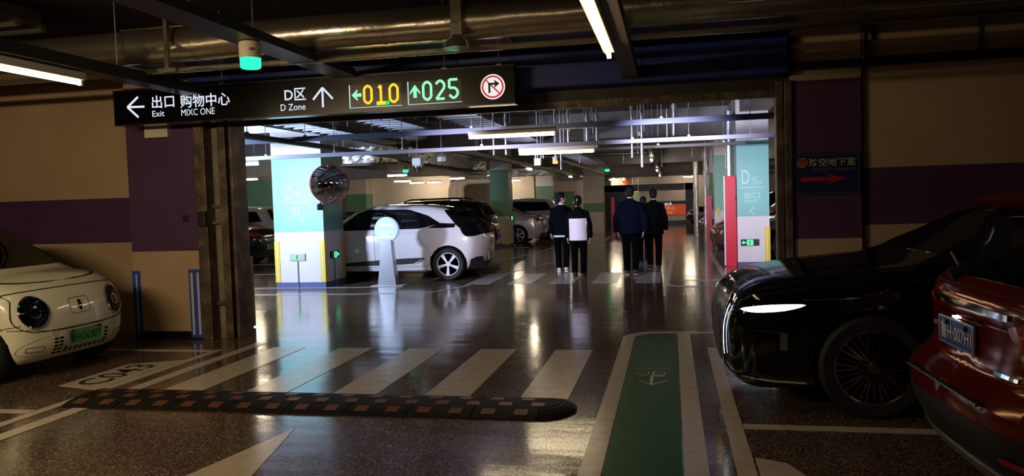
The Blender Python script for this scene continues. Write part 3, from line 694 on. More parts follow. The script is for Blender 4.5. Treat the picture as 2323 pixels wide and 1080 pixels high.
build('casing', B().box(-.06, .06, -.12, .12, -.05, .05), mat('white_plastic', (.75, .72, .75), .3), cm, bevel=.015)
build('stem', B().tube([(0, 0, .05), (0, 0, CEIL - 2.48)], .010, 6), M_steel, cm)
# near ducts
dk = thing('round_duct', 'round foil clad duct crossing above the direction sign', 'duct', (-3, 7, 3.24))
rel(build('duct_shell', B().tube([(x, 7.0, 3.26) for x in np.linspace(-12, 5, 18)], .17, 28), M_duct, smooth=True), dk)
for x in (-8.6, -6.6, -4.6, -2.6, -.6, 1.4, 3.4):
    rel(build('band', B().tube([(x, 7.0, 3.26), (x + .03, 7.0, 3.26)], .174, 28), M_duct, smooth=True), dk)
dk = thing('flat_duct', 'wide flat metal duct behind the round foil duct', 'duct', (-3, 7.6, 3.2))
for i in range(8):
    x = -12 + i * 2.1
    rel(build('duct_section', B().box(x, x + 2.07, 7.22, 7.95, 3.20, 3.42), M_duct, bevel=.01), dk)
    rel(build('flange', B().box(x + 2.06, x + 2.10, 7.20, 7.97, 3.18, 3.44), mat('duct_flange', (.3, .27, .23), .4, .8)), dk)
for i, (y, z, r) in enumerate(((7.06, 3.02, .03), (8.24, 3.26, .03), (8.22, 3.42, .03))):
    tag(build('conduit_pipe', B().tube([(-12, y, z), (5, y, z)], r, 10), M_duct, smooth=True), ['thin pipe slung under the round foil duct', 'upper pipe right against the blue shutter box', 'topmost thin pipe over the blue shutter box'][i], 'pipe')
dk = thing('duct_hanger', 'grey flared duct hanger above the sign arrow', 'bracket', (-1.85, 6.8, 3.1))
build('upright', B().box(-.05, .05, -.03, .03, -.02, .75), M_duct, dk)
build('flare', B().lathe([(.13, -.12), (.11, -.06), (.05, .0), (0, .01)], 18), M_duct, dk, smooth=True)
dk = thing('duct_hanger', 'thin duct hanger near the left end of the direction sign', 'bracket', (-4.75, 6.75, 3.0))
build('upright', B().box(-.02, .02, -.02, .02, -.02, .85), M_duct, dk)
build('clamp', B().box(-.10, .10, -.03, .03, -.06, -.02), M_duct, dk)
tag(build('flat_duct', B().box(-14, -6.1, 5.6, 6.7, 3.50, 3.62), mat('dark_duct', (.10, .085, .07), .45, .6), bevel=.01), 'broad dark duct over the bay of the small white car', 'duct')
for i in range(5):
    tag(build('conduit_pipe', B().tube([(-14, 5.3 + i * .3, 3.40), (-5.9, 5.3 + i * .3, 3.40)], .04, 8), M_duct, smooth=True), ('nearest', 'second nearest', 'middle', 'second furthest', 'furthest')[i] + ' of five parallel pipes above the small white car', 'pipe', 'pipes above the small white car')
rb = thing('cable_ladder', 'dark cable ladder crossing the top right corner', 'cable tray', (2.5, 6.2, 3.15))
rel(build('rail', B().box(.5, 9, 5.9, 5.94, 3.13, 3.20), M_duct), rb); rel(build('rail', B().box(.5, 9, 6.5, 6.54, 3.13, 3.20), M_duct), rb)
for i in range(18): rel(build('rung', B().box(.7 + i * .45, .73 + i * .45, 5.9, 6.54, 3.14, 3.16), M_duct), rb)
for x in (1.2, 3.1, 5.2): rel(build('hanger_rod', B().tube([(x, 6.22, 3.15), (x, 6.22, CEIL)], .008, 6).box(x - .02, x + .02, 5.9, 6.54, 3.10, 3.13), M_duct), rb)
# hall rails
trunk(-7.6, 1.6, 11.26, 11.34, 2.62, 2.70, 'first blue grey rail just beyond the shutter, spanning the opening', M_tray, rods=(-6.75, -5.6, -4.2, -2.9, -1.1, -.1, .9))
trunk(-8.2, 1.75, 12.10, 12.18, 2.42, 2.485, 'second paler rail beyond the shutter, carrying the rear tube lamp', mat('pale_rail', (.24, .26, .34), .5, .1), rods=(-6.75, -5.5, -4.3, -2.95, -.55, .3, 1.2))
trunk(-2.0, 1.4, 14.95, 15.02, 2.50, 2.56, 'third dark rail across the upper right of the opening', M_traydark, rods=(-1.6, -.2, 1.0))
trunk(-5.88, -5.80, 9.4, 17.5, 2.58, 2.66, 'dark rail slanting behind the traffic mirror', M_traydark, rods=(10, 13, 16))
trunk(-4.10, -3.96, 14.2, 46, 2.56, 2.64, 'long grey trunking slanting above the first pair of walkers', mat('brown_trunking', (.16, .12, .10), .4, .3), rods=(16, 19, 22, 25, 28, 32, 36))
trunk(-.52, -.40, 13.4, 46, 2.62, 2.70, 'lamp trunking running away above the men in dark jackets', mat('brown_trunking', (.16, .12, .10), .4, .3), rods=(15, 18, 23, 26, 30, 34))
trunk(-3.0, -2.9, 22.0, 46, 2.62, 2.70, 'dark trunking with beacons leading towards the far banner', M_traydark, rods=(24, 28, 33, 38))
# ladders along the hall with cross rungs
def ladder(x0, x1, y0, y1, z, n, label):
    t = thing('cable_ladder', label, 'cable tray', ((x0 + x1) / 2, y0, z))
    rel(build('rail', B().box(x0, x0 + .03, y0, y1, z, z + .09), M_traydark), t)
    rel(build('rail', B().box(x1 - .03, x1, y0, y1, z, z + .09), M_traydark), t)
    r0 = None
    for i in range(n):
        y = y0 + .12 + i * (y1 - y0 - .2) / n
        if r0 is None:
            r0 = rel(build('rung', B().box(x0 + .03, x1 - .03, y, y + .09, z + .005, z + .03), mat('ladder_rung_floodlit', (.55, .58, .68), .4, .2)), t); dy = (y1 - y0 - .2) / n  # rungs painted paler than the rails to carry the floodlight on them
        else:
            c = r0.copy(); C.objects.link(c); c.location = (0, i * dy, 0)
    for y in (y0 + .4, (y0 + y1) / 2, y1 - .4):
        for x in (x0 + .015, x1 - .015):
            rel(build('hanger_rod', B().tube([(x, y, z + .09), (x, y, CEIL)], .006, 5), M_steel), t)
    return t
ladder(-8.6, -6.9, 9.9, 13.9, 3.02, 12, 'brightly lit wide cable ladder above the aqua column')
ladder(-6.6, -5.95, 10.2, 17.4, 2.98, 20, 'cable ladder slanting away behind the D Zone lettering')
ladder(-5.3, -4.5, 10.4, 14.6, 3.02, 12, 'cable ladder slanting away under the amber counter')
ladder(-3.9, -3.1, 10.4, 19.4, 3.04, 24, 'cable ladder slanting away under the green counter')
ladder(-2.82, -2.2, 17.0, 27, 2.72, 26, 'low cable ladder above the walker in the white and black jacket')
for i, (p, q, lb) in enumerate((((-3.05, 10.75, 2.98), (-2.78, 10.65, 3.02), 'upper pale blue tube crossing under the green counter'), ((-3.05, 11.6, 2.98), (-2.1, 11.7, 2.99), 'lower pale blue tube crossing under the green counter'))):
    tag(build('steel_pipe', B().tube([p, q], .045, 14).tube([((p[0] + q[0]) / 2, (p[1] + q[1]) / 2, p[2]), ((p[0] + q[0]) / 2, (p[1] + q[1]) / 2, CEIL)], .006, 5), M_tray, smooth=True, angle=50), lb, 'pipe')
tag(build('steel_pipe', B().tube([(-3.2, 19.6, 2.98), (1.6, 19.6, 2.98)], .07, 16), M_steel, smooth=True), 'long silver pipe behind the rails at upper right of the opening', 'pipe')
tag(build('steel_pipe', B().tube([(-6.4, 24.5, 2.95), (-.5, 24.5, 2.95)], .05, 12), M_steel, smooth=True), 'thin pale pipe crossing behind the bright tube lamps', 'pipe')
for i, (x, y, z0, r) in enumerate(((-.60, 13.0, 2.24, .02), (-.44, 13.0, 2.08, .025), (-3.02, 13.3, 2.40, .02), (-2.80, 13.3, 2.40, .025), (-2.1, 14.5, 2.3, .02), (-2.0, 14.5, 2.15, .02), (-1.85, 14.5, 2.5, .03), (.10, 15.5, 2.75, .045), (-1.65, 16, 2.55, .05), (-1.45, 16, 2.6, .035))):
    tag(build('drop_conduit', B().tube([(x, y, z0), (x, y, CEIL)], r, 8).tube([(x, y, (z0 + CEIL) / 2), (x, y, (z0 + CEIL) / 2 + .05)], r * 1.5, 8), M_steel, smooth=True, angle=50), 'thin upright conduit dropping from the hall ceiling behind the rails', 'pipe', 'upright conduits dropping from the hall ceiling')
rnd = random.Random(3)
for i in range(26):
    x, y = rnd.uniform(-7.5, 1.0), rnd.uniform(12, 26)
    tag(build('hanger_rod', B().tube([(x, y, rnd.uniform(2.5, 2.9)), (x, y, CEIL)], .006, 5), M_steel), 'very thin threaded rod hanging from the hall ceiling', 'rod', 'threaded rods hanging from the hall ceiling')
# ducts in the hall
fd = thing('foil_duct', 'wrinkled silver foil duct behind the pale rail, receding above the white hatchback', 'duct', (-7.1, 18, 2.7))
def crumple(b, amt, seed):
    rr = random.Random(seed); b.v = [(x + rr.uniform(-amt, amt), y + rr.uniform(-amt, amt), z + rr.uniform(-amt, amt)) for x, y, z in b.v]; return b
def gridbox(x0, x1, y0, y1, z0, z1, nx, ny, nz):
    b = B()
    def face(o, u, v, nu, nv):
        o, u, v = Vector(o), Vector(u), Vector(v); s = [o + u * (i / nu) + v * (j / nv) for j in range(nv + 1) for i in range(nu + 1)]
        b.add(s, [(j * (nu + 1) + i, j * (nu + 1) + i + 1, (j + 1) * (nu + 1) + i + 1, (j + 1) * (nu + 1) + i) for j in range(nv) for i in range(nu)])
    X, Y, Z = x1 - x0, y1 - y0, z1 - z0
    face((x0, y0, z0), (X, 0, 0), (0, 0, Z), nx, nz); face((x1, y0, z0), (0, Y, 0), (0, 0, Z), ny, nz)
    face((x0, y0, z0), (0, Y, 0), (X, 0, 0), ny, nx); face((x0, y1, z0), (0, 0, Z), (X, 0, 0), nz, nx); face((x0, y0, z0), (0, 0, Z), (0, Y, 0), nz, ny); face((x0, y0, z1), (X, 0, 0), (0, Y, 0), nx, ny)
    return b
rel(build('duct_body', crumple(gridbox(-7.95, -6.75, 18.0, 18.9, 2.62, 3.02, 16, 8, 6), .014, 1), M_foil, smooth=False, recalc=False), fd)
rel(build('duct_body', crumple(gridbox(-7.9, -6.55, 18.9, 27.5, 2.68, 3.05, 10, 60, 5), .016, 2), M_foil, smooth=False, recalc=False), fd)
rel(build('duct_tray', B().box(-8.1, -6.5, 17.9, 27.6, 2.56, 2.62), M_traydark), fd)
for y in (18.4, 21, 24, 27): rel(build('hanger_rod', B().tube([(-6.52, y, 2.6), (-6.52, y, CEIL)], .008, 5).tube([(-8.08, y, 2.6), (-8.08, y, CEIL)], .008, 5), M_steel), fd)
fd = thing('foil_duct', 'short crumpled foil duct between the two green banded columns', 'duct', (-5.6, 30, 2.8))
rel(build('duct_body', crumple(gridbox(-7.6, -5.0, 32, 33, 2.62, 3.0, 16, 6, 6), .03, 5), M_foil, recalc=False), fd)
rel(build('hanger_rod', B().tube([(-6, 32.5, 3.0), (-6, 32.5, CEIL)], .01, 5), M_steel), fd)
# beige elbow pipes by the far cream wall
for i in range(3):
    x = -9.95 + i * .34
    tag(build('elbow_pipe', B().tube([(x, 34.5 - i * .3, 0)] + [(x, 34.5 - i * .3, 2.1)] + [(x + .4 * (1 - math.cos(a)), 34.5 - i * .3, 2.1 + .4 * math.sin(a)) for a in np.linspace(.2, PI / 2, 6)] + [(x + 1.6, 34.5 - i * .3, 2.5)], .12, 12), M_cream, smooth=True, angle=60), ('leftmost', 'middle', 'rightmost')[i] + ' of three beige elbow pipes by the far cream wall', 'pipe', 'beige elbow pipes by the far wall')
# hall lamps
far = [(-9.0, 24.8, 'x', 1.2), (-11.2, 31.5, 'x', 1.3), (-11.6, 34.6, 'x', 1.2), (-8.5, 30.5, 'x', 1.1), (-10.8, 34.8, 'x', 1.1), (-8.6, 35.2, 'x', 1.2), (-13.6, 23.2, 'x', 1.25), (-8.95, 15.2, 'x', 1.1), (-15.5, 34, 'x', 1.4), (-13.6, 38.5, 'x', 1.2),
       (-7.4, 36.6, 'x', 1.2), (-3.96, 21.95, 'y', 1.2), (-3.96, 31.4, 'y', 1.2), (-8.1, 38.4, 'x', 1.2), (-.46, 20.8, 'y', .9), (-.46, 29.5, 'y', .9), (-.46, 37.6, 'y', .9), (-3.9, 40.5, 'y', 1.0), (-2.95, 42.5, 'x', 1.0),
       (-16, 19.5, 'x', 1.2), (2.9, 20.0, 'x', 1.2), (2.9, 28.0, 'x', 1.2), (-19, 27, 'x', 1.2), (1.0, 41.9, 'x', 1.0)]
FL = {6: 'lower of the two tube lamps between the left shutter rail and lit column', 7: 'upper of the two tube lamps between the left shutter rail and lit column',
      11: 'lamp on the grey trunking just right of the green banded column', 12: 'small lamp on the grey trunking above the walker with glasses',
      14: 'nearest lamp on the trunking above the men in dark jackets', 15: 'middle lamp on the trunking above the men in dark jackets', 16: 'furthest lamp on the trunking above the men in dark jackets',
      18: 'glowing lamp level with the red beacon over the navy jacket'}
for i, (x, y, ax, L) in enumerate(far):
    z = 2.55 if ax == 'x' else 2.48 if x < -1 else 2.54
    tube_lamp(x, y, z, L * .55, ax, FL.get(i, 'small bright tube lamp far back in the hall ceiling'), 'tube lamps far back in the hall', E_tube_far, drop=(ax == 'x'), r=.03, k=.8)
# far end: banner, sign, black portal
pt = thing('portal_frame', 'black framed doorway around the banner at the end of the aisle', 'door frame', (-.5, 41, 0))
rel(build('post', B().box(.78, 1.35, 40.5, 40.9, 0, 2.2), M_plastic), pt)
rel(build('post', B().box(-3.6, -1.9, 40.5, 40.9, 0, 2.2), M_plastic), pt)
rel(build('header', B().box(-3.6, 1.35, 40.5, 40.9, 1.86, 2.2), M_plastic), pt)
bn = thing('banner', 'orange red banner with pale lettering at the end of the aisle', 'banner', (0, 43.16, 1.2))
a = at(1450, 468, 43.16); c = at(1559, 486, 43.16)
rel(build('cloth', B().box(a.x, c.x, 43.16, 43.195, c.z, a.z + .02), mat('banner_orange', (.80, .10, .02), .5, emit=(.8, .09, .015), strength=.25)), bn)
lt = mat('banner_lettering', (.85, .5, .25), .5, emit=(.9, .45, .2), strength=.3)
stext('lettering', '购物中心', lt, (1490, 1533, 467, 477), 43.15, bn, .02); stext('lettering', 'MIXC ONE', lt, (1494, 1526, 479, 485), 43.15, bn, .02)
fs = thing('direction_sign', 'small black hanging sign with a white arrow above the orange banner', 'sign', (-.2, 40.3, 1.75))
a = at(1440, 467, 40.3); c = at(1562, 456, 40.3)
rel(build('sign_box', B().box(a.x, c.x, 40.3, 40.4, a.z + .02, c.z + .03), M_plastic), fs)
stext('lettering', '出口', E_letter, (1508, 1516, 460, 466), 40.3, fs, .03); 
x0, x1, z0, z1 = box_px(1517, 1523, 458.5, 466, 40.3)
bars('arrow', [(Vector((x0, 0, (z0 + z1) / 2)), Vector((x1, 0, (z0 + z1) / 2))), (Vector((x1, 0, (z0 + z1) / 2)), Vector(((x0 + x1) / 2, 0, z1))), (Vector((x1, 0, (z0 + z1) / 2)), Vector(((x0 + x1) / 2, 0, z0)))], .03, 40.3, E_letter, fs)
for x in (a.x + .2, c.x - .2): rel(build('hanger_rod', B().tube([(x, 40.35, c.z), (x, 40.35, CEIL)], .01, 5), M_steel), fs)
# clutter along the left of the far aisle
for i, (px, w, m) in enumerate(((1360, .12, M_steel), (1370, .16, M_beam), (1380, .12, M_plastic), (1391, .18, M_red))):
    p = at(px, 500, 38.6)
    t = thing('upright_locker', ['thin steel upright', 'grey upright panel', 'black upright panel', 'dim red upright panel'][i] + ' standing at the left of the aisle far behind the walkers', 'panel', (p.x, 38.6, 0))
    build('panel', B().box(-w / 2, w / 2, 0, .1, 0.02, 1.7 - i * .04), m, t, bevel=.01); build('foot', B().box(-w / 2 - .03, w / 2 + .03, -.06, .16, 0, .03), M_plastic, t)

# ============================================================ CARS
def mono(pts):
    """monotone cubic through control points -> function"""
    p = sorted(pts); x = np.array([a for a, _ in p], float); y = np.array([b for _, b in p], float)
    h = np.diff(x); d = np.diff(y) / h; m = np.zeros(len(x)); m[0], m[-1] = d[0], d[-1]
    for i in range(1, len(x) - 1):
        m[i] = 0 if d[i - 1] * d[i] <= 0 else 3 * (h[i - 1] + h[i]) / ((2 * h[i] + h[i - 1]) / d[i - 1] + (h[i] + 2 * h[i - 1]) / d[i])
    def f(q):
        q = np.clip(q, x[0], x[-1]); i = np.clip(np.searchsorted(x, q) - 1, 0, len(x) - 2); t = (q - x[i]) / h[i]
        return (2 * t**3 - 3 * t**2 + 1) * y[i] + (t**3 - 2 * t**2 + t) * h[i] * m[i] + (-2 * t**3 + 3 * t**2) * y[i + 1] + (t**3 - t**2) * h[i] * m[i + 1]
    return f
def smax(a, b, k):
    h = np.maximum(k - np.abs(a - b), 0) / k
    return np.maximum(a, b) + h * h * k * .25
class CarShape:
    def __init__(s, W, top, front, rear, belt, zb=.2, tumble=.33, crown=.05, pf=.10, pr=.07, cf=.22, cr=.12, k=.09, zc=.62, roofk=.13, waist=.03, glass=.015):
        s.W = W; s.zt = mono(top); s.xf = mono(front); s.xr = mono(rear); s.belt = mono(belt); s.zb = zb; s.tum = tumble; s.cr = crown
        s.pf, s.pr, s.cf, s.crr, s.k, s.zc, s.rk, s.waist, s.gl = pf, pr, cf, cr, k, zc, roofk, waist, glass
        s.x1 = max(b for _, b in front); s.x0 = min(b for _, b in rear)
    def F(s, x, y, z):
        ay = np.abs(y); xm = (s.x1 + s.x0) / 2; L = (s.x1 - s.x0) / 2; u = (x - xm) / L
        hw = s.W / 2 * (1 - s.pf * np.clip(u, 0, 1.2)**3 - s.pr * np.clip(-u, 0, 1.2)**3)
        bz = s.belt(x)
        low = hw - s.waist * ((z - .62) / .35)**2 * np.where(z < .62, 1.0, .6)
        side = np.where(z > bz, hw - s.gl - s.waist * .6 * ((bz - .62) / .35)**2 - s.tum * (z - bz), low)
        d1 = ay - side
        e = .01; sl = (s.zt(x + e) - s.zt(x - e)) / (2 * e)
        d2 = (z - s.zt(x) + s.cr * (ay / (s.W / 2))**2) / np.sqrt(1 + sl * sl)
        w = (ay / (s.W / 2))
        d3 = x - s.xf(z) + s.cf * w**3
        d4 = s.xr(z) - x + s.crr * w**3
        f = smax(d1, d2, s.rk); f = smax(f, d3, s.k * 1.3); f = smax(f, d4, s.k); f = smax(f, s.zb - z, .05)
        return f
    def shoot(s, O, D, t1, n=34):
        a = np.zeros(len(O)); b = np.full(len(O), t1)
        for _ in range(n):
            m = (a + b) / 2; P = O + D * m[:, None]; ins = s.F(P[:, 0], P[:, 1], P[:, 2]) < 0
            a = np.where(ins, m, a); b = np.where(ins, b, m)
        return O + D * a[:, None]
    def mesh(s, nx=90, na=96, nc=22):
        xa, xb = s.x0 + .75, s.x1 - .75
        sx = [(x, 0) for x in np.linspace(xa, xb, nx)]
        st = [(xa, -PI / 2 * (1 - i / nc)) for i in range(1, nc)] + sx + [(xb, PI / 2 * i / nc) for i in range(1, nc)]
        O, D = [], []
        for (x, ph) in st:
            for j in range(na):
                t = 2 * PI * j / na
                O.append((x, 0, s.zc)); D.append((math.sin(ph), math.cos(ph) * math.cos(t), math.cos(ph) * math.sin(t)))
        O += [(xa, 0, s.zc), (xb, 0, s.zc)]; D += [(-1, 0, 0), (1, 0, 0)]
        P = s.shoot(np.array(O, float), np.array(D, float), 3.5)
        n = len(st); fs = [(i * na + j, (i + 1) * na + j, (i + 1) * na + (j + 1) % na, i * na + (j + 1) % na) for i in range(n - 1) for j in range(na)]
        p0, p1 = n * na, n * na + 1
        fs += [(p0, j, (j + 1) % na) for j in range(na)] + [(p1, (n - 1) * na + (j + 1) % na, (n - 1) * na + j) for j in range(na)]
        b = B(); b.add(P.tolist(), fs); return b
    def proj(s, view, ab, off=0.0):
        """project 2-D points onto the skin. views: L (+y side, coords x z), R, F (coords y z), B, T (coords x y)"""
        ab = np.array(ab, float); n = len(ab); z = np.zeros(n)
        if view in 'LR':
            sg_ = 1 if view == 'L' else -1; O = np.stack([ab[:, 0], z, ab[:, 1]], 1); D = np.tile([0, sg_, 0], (n, 1)).astype(float); P = s.shoot(O, D, 1.4)
        elif view in 'FB':
            sg_ = 1 if view == 'F' else -1; O = np.stack([z + (s.x1 - 1.0 if view == 'F' else s.x0 + .8), ab[:, 0], ab[:, 1]], 1)
            inside = s.F(O[:, 0], O[:, 1], O[:, 2]) < 0
            for _ in range(60):
                O[:, 0] = np.where(inside, O[:, 0], O[:, 0] - sg_ * .05); inside = s.F(O[:, 0], O[:, 1], O[:, 2]) < 0
            D = np.tile([sg_, 0, 0], (n, 1)).astype(float); P = s.shoot(O, D, 2.5)
        else:
            O = np.stack([ab[:, 0], ab[:, 1], z + s.zc], 1); D = np.tile([0, 0, 1], (n, 1)).astype(float); P = s.shoot(O, D, 2.0)
        e = .004; G = np.stack([s.F(P[:, 0] + e, P[:, 1], P[:, 2]) - s.F(P[:, 0] - e, P[:, 1], P[:, 2]), s.F(P[:, 0], P[:, 1] + e, P[:, 2]) - s.F(P[:, 0], P[:, 1] - e, P[:, 2]),
                                s.F(P[:, 0], P[:, 1], P[:, 2] + e) - s.F(P[:, 0], P[:, 1], P[:, 2] - e)], 1)
        G /= np.linalg.norm(G, axis=1)[:, None] + 1e-9
        return P + G * off
def smooth_poly(pts, n=6):
    out = []; k = len(pts)
    for i in range(k):
        p0, p1, p2, p3 = [np.array(pts[(i + j) % k], float) for j in (-1, 0, 1, 2)]
        for q in range(n):
            t = q / n; out.append(tuple(.5 * ((2 * p1) + (p2 - p0) * t + (2 * p0 - 5 * p1 + 4 * p2 - p3) * t * t + (3 * p1 - p0 - 3 * p2 + p3) * t**3)))
    return out
def round_poly(pts, r, n=4):
    out = []; k = len(pts)
    for i in range(k):
        a, p, c = [np.array(pts[(i + j) % k], float) for j in (-1, 0, 1)]
        u = (a - p); v = (c - p); ru = min(r, np.linalg.norm(u) * .45); rv = min(r, np.linalg.norm(v) * .45)
        A = p + u / np.linalg.norm(u) * ru; D = p + v / np.linalg.norm(v) * rv
        for q in range(n + 1):
            t = q / n; out.append(tuple((1 - t)**2 * A + 2 * t * (1 - t) * p + t * t * D))
    return out
def inside(poly, x, y):
    c = False; j = len(poly) - 1
    for i in range(len(poly)):
        xi, yi = poly[i]; xj, yj = poly[j]
        if (yi > y) != (yj > y) and x < (xj - xi) * (y - yi) / (yj - yi) + xi: c = not c
        j = i
    return c
def patch(cs, view, pts, name, m, parent, off=.004, res=.05):
    """a thin panel following the body skin, with a skirt back to it"""
    poly = []
    for i in range(len(pts)):
        a, b_ = np.array(pts[i]), np.array(pts[(i + 1) % len(pts)]); q = max(1, int(np.linalg.norm(b_ - a) / res))
        for t in range(q): poly.append(tuple(a + (b_ - a) * t / q))
    xs = [p[0] for p in poly]; ys = [p[1] for p in poly]; n = len(poly); P = list(poly)
    for x in np.arange(min(xs) + res / 2, max(xs), res):
        for y in np.arange(min(ys) + res / 2, max(ys), res):
            if inside(poly, x, y) and min((x - a)**2 + (y - b_)**2 for a, b_ in poly) > (res * .35)**2: P.append((x, y))
    r = delaunay_2d_cdt([Vector(p) for p in P], [], [list(range(n))], 1, 1e-5)
    V = [tuple(v) for v in r[0]]; tri = r[2]
    up = cs.proj(view, V, off); lo = cs.proj(view, poly, -.01); tp = cs.proj(view, poly, off)
    b = B(); b.add(up.tolist(), tri); b.add(tp.tolist() + lo.tolist(), [(i, (i + 1) % n, n + (i + 1) % n, n + i) for i in range(n)])
    bm = bmesh.new(); vs = [bm.verts.new(v) for v in b.v]
    for f in b.f:
        try: bm.faces.new([vs[i] for i in f]).smooth = True
        except ValueError: pass
    bmesh.ops.remove_doubles(bm, verts=bm.verts, dist=.0004); bmesh.ops.recalc_face_normals(bm, faces=bm.faces)
    # make sure the skin side looks outward
    cen = Vector((0, 0, cs.zc)); s_ = sum(((f.calc_center_median() - cen).dot(f.normal)) * f.calc_area() for f in bm.faces)
    if s_ < 0: bmesh.ops.reverse_faces(bm, faces=bm.faces)
    me = bpy.data.meshes.new(name); bm.to_mesh(me); bm.free(); me.set_sharp_from_angle(angle=math.radians(40))
    return link(name, me, m, parent)
def seam(cs, view, pts, parent, w=.007, name='panel_gap', m=None, off=.0015, closed=False, sm=True):
    pts = [np.array(p, float) for p in pts]; Q = []
    for i in range(len(pts) - (0 if closed else 1)):
        a, b_ = pts[i], pts[(i + 1) % len(pts)]; q = max(1, int(np.linalg.norm(b_ - a) / .03))
        for t in range(q): Q.append(a + (b_ - a) * t / q)
    if not closed: Q.append(pts[-1])
    n = len(Q); L_, R_ = [], []
    for i in range(n):
        d = Q[(i + 1) % n if closed else min(i + 1, n - 1)] - Q[(i - 1) % n if closed else max(i - 1, 0)]; d = d / (np.linalg.norm(d) + 1e-9)
        nn = np.array([-d[1], d[0]]) * w / 2; L_.append(Q[i] + nn); R_.append(Q[i] - nn)
    A = cs.proj(view, L_, off); Bq = cs.proj(view, R_, off)
    b = B(); fs = [(i, (i + 1) % n, n + (i + 1) % n, n + i) for i in range(n if closed else n - 1)]
    b.add(A.tolist() + Bq.tolist(), fs)
    return build(name, b, m or M_seam, parent, recalc=False)
def body(cs, paint, parent, arches, res=(90, 96, 22), depth=.26):
    o = build('body', cs.mesh(*res), paint, None, smooth=True, angle=60)
    cut = B()
    for (x, z, r) in arches:
        hw = cs.W / 2
        for sg_ in (-1, 1):
            y0, y1 = sorted((sg_ * (hw - depth), sg_ * (hw + .2)))
            cut.lathe([(0, y0), (r, y0), (r, y1), (0, y1)], 48, axis='y', c=(x, 0, z))
    co = build('cutter', cut, M_plastic)
    md = o.modifiers.new('b', 'BOOLEAN'); md.operation = 'DIFFERENCE'; md.object = co; md.solver = 'EXACT'
    dg = bpy.context.evaluated_depsgraph_get(); me = bpy.data.meshes.new_from_object(o.evaluated_get(dg))
    o.modifiers.clear(); old = o.data; o.data = me; bpy.data.meshes.remove(old)
    cm_ = co.data; bpy.data.objects.remove(co); bpy.data.meshes.remove(cm_)
    me.materials.clear(); me.materials.append(paint); me.materials.append(M_plastic)
    hw = cs.W / 2
    for p in me.polygons:
        c = p.center
        p.material_index = 0
        for (x, z, r) in arches:
            if (c.x - x)**2 + (c.z - z)**2 < (r + .004)**2 and abs(c.y) < hw - .002 and (abs(abs(c.y) - (hw - depth)) < .01 or abs(math.hypot(c.x - x, c.z - z) - r) < .004): p.material_index = 1
    me.set_sharp_from_angle(angle=math.radians(38)); o.parent = parent; me.name = 'body'
    return o
def wheel(parent, x, y, R, style, wd=.2, rim_r=None, mr_=None):
    s = 1 if y > 0 else -1; rr = rim_r or R * .68
    t = B().lathe([(rr, -.5 * wd), (R * .93, -.5 * wd), (R, -.38 * wd), (R, .38 * wd), (R * .93, .5 * wd), (rr, .46 * wd), (rr - .01, .30 * wd), (rr - .012, -.3 * wd), (rr, -.5 * wd)], 48, axis='y')
    t.f = [f for f in t.f]
    o = build('wheel', t, M_tyre, parent, smooth=True, angle=45); o.location = (x, y, R); o.rotation_euler = (0, 0, 0 if s > 0 else PI)
    build('rim_well', B().lathe([(0, -.05 * wd), (rr - .005, -.05 * wd), (rr - .005, .05 * wd)], 32, axis='y'), M_plastic, o, smooth=True, angle=30)
    b = B(); face = .40 * wd
    silver = mr_ or M_steel
    b.lathe([(rr - .018, face - .01), (rr - .012, face + .012), (rr + .002, face + .01), (rr + .002, face - .01)], 48, axis='y')
    def spoke(a, w0, w1, r0=.05, r1=None, lean=0):
        r1 = r1 or rr - .008; ca, sa = math.cos(a), math.sin(a); cb, sb = math.cos(a + lean), math.sin(a + lean)
        P = [(r0 * ca - w0 * -sa, r0 * sa - w0 * ca), (r0 * ca + w0 * -sa, r0 * sa + w0 * ca), (r1 * cb + w1 * -sb, r1 * sb + w1 * cb), (r1 * cb - w1 * -sb, r1 * sb - w1 * cb)]
        b.add([(p[0], face - .02, p[1]) for p in P] + [(p[0], face + .005, p[1]) for p in P], [(4, 5, 6, 7), (0, 3, 2, 1), (0, 1, 5, 4), (1, 2, 6, 5), (2, 3, 7, 6), (3, 0, 4, 7)])
    if style == 'five':
        for k in range(5): spoke(2 * PI * k / 5 - PI / 2 + .05, .018, .036, .05, rr * .92)
    elif style == 'multi':
        for k in range(10):
            a = 2 * PI * k / 10; spoke(a, .010, .004, .06, None, .10); spoke(a, .010, .004, .06, None, -.10)
            spoke(a + PI / 10, .006, .003, .06, None, 0)
    else:
        for k in range(7): spoke(2 * PI * k / 7, .016, .02)
    b.lathe([(0, face + .008), (.05, face + .008), (.06, face - .02)], 20, axis='y')
    build('rim', b, silver, o, smooth=False)
    if style == 'five': build('rim_disc', B().lathe([(0, face - .012), (rr - .01, face - .012), (rr - .01, face - .03)], 32, axis='y'), M_glass, o, smooth=True, angle=30)
    return o
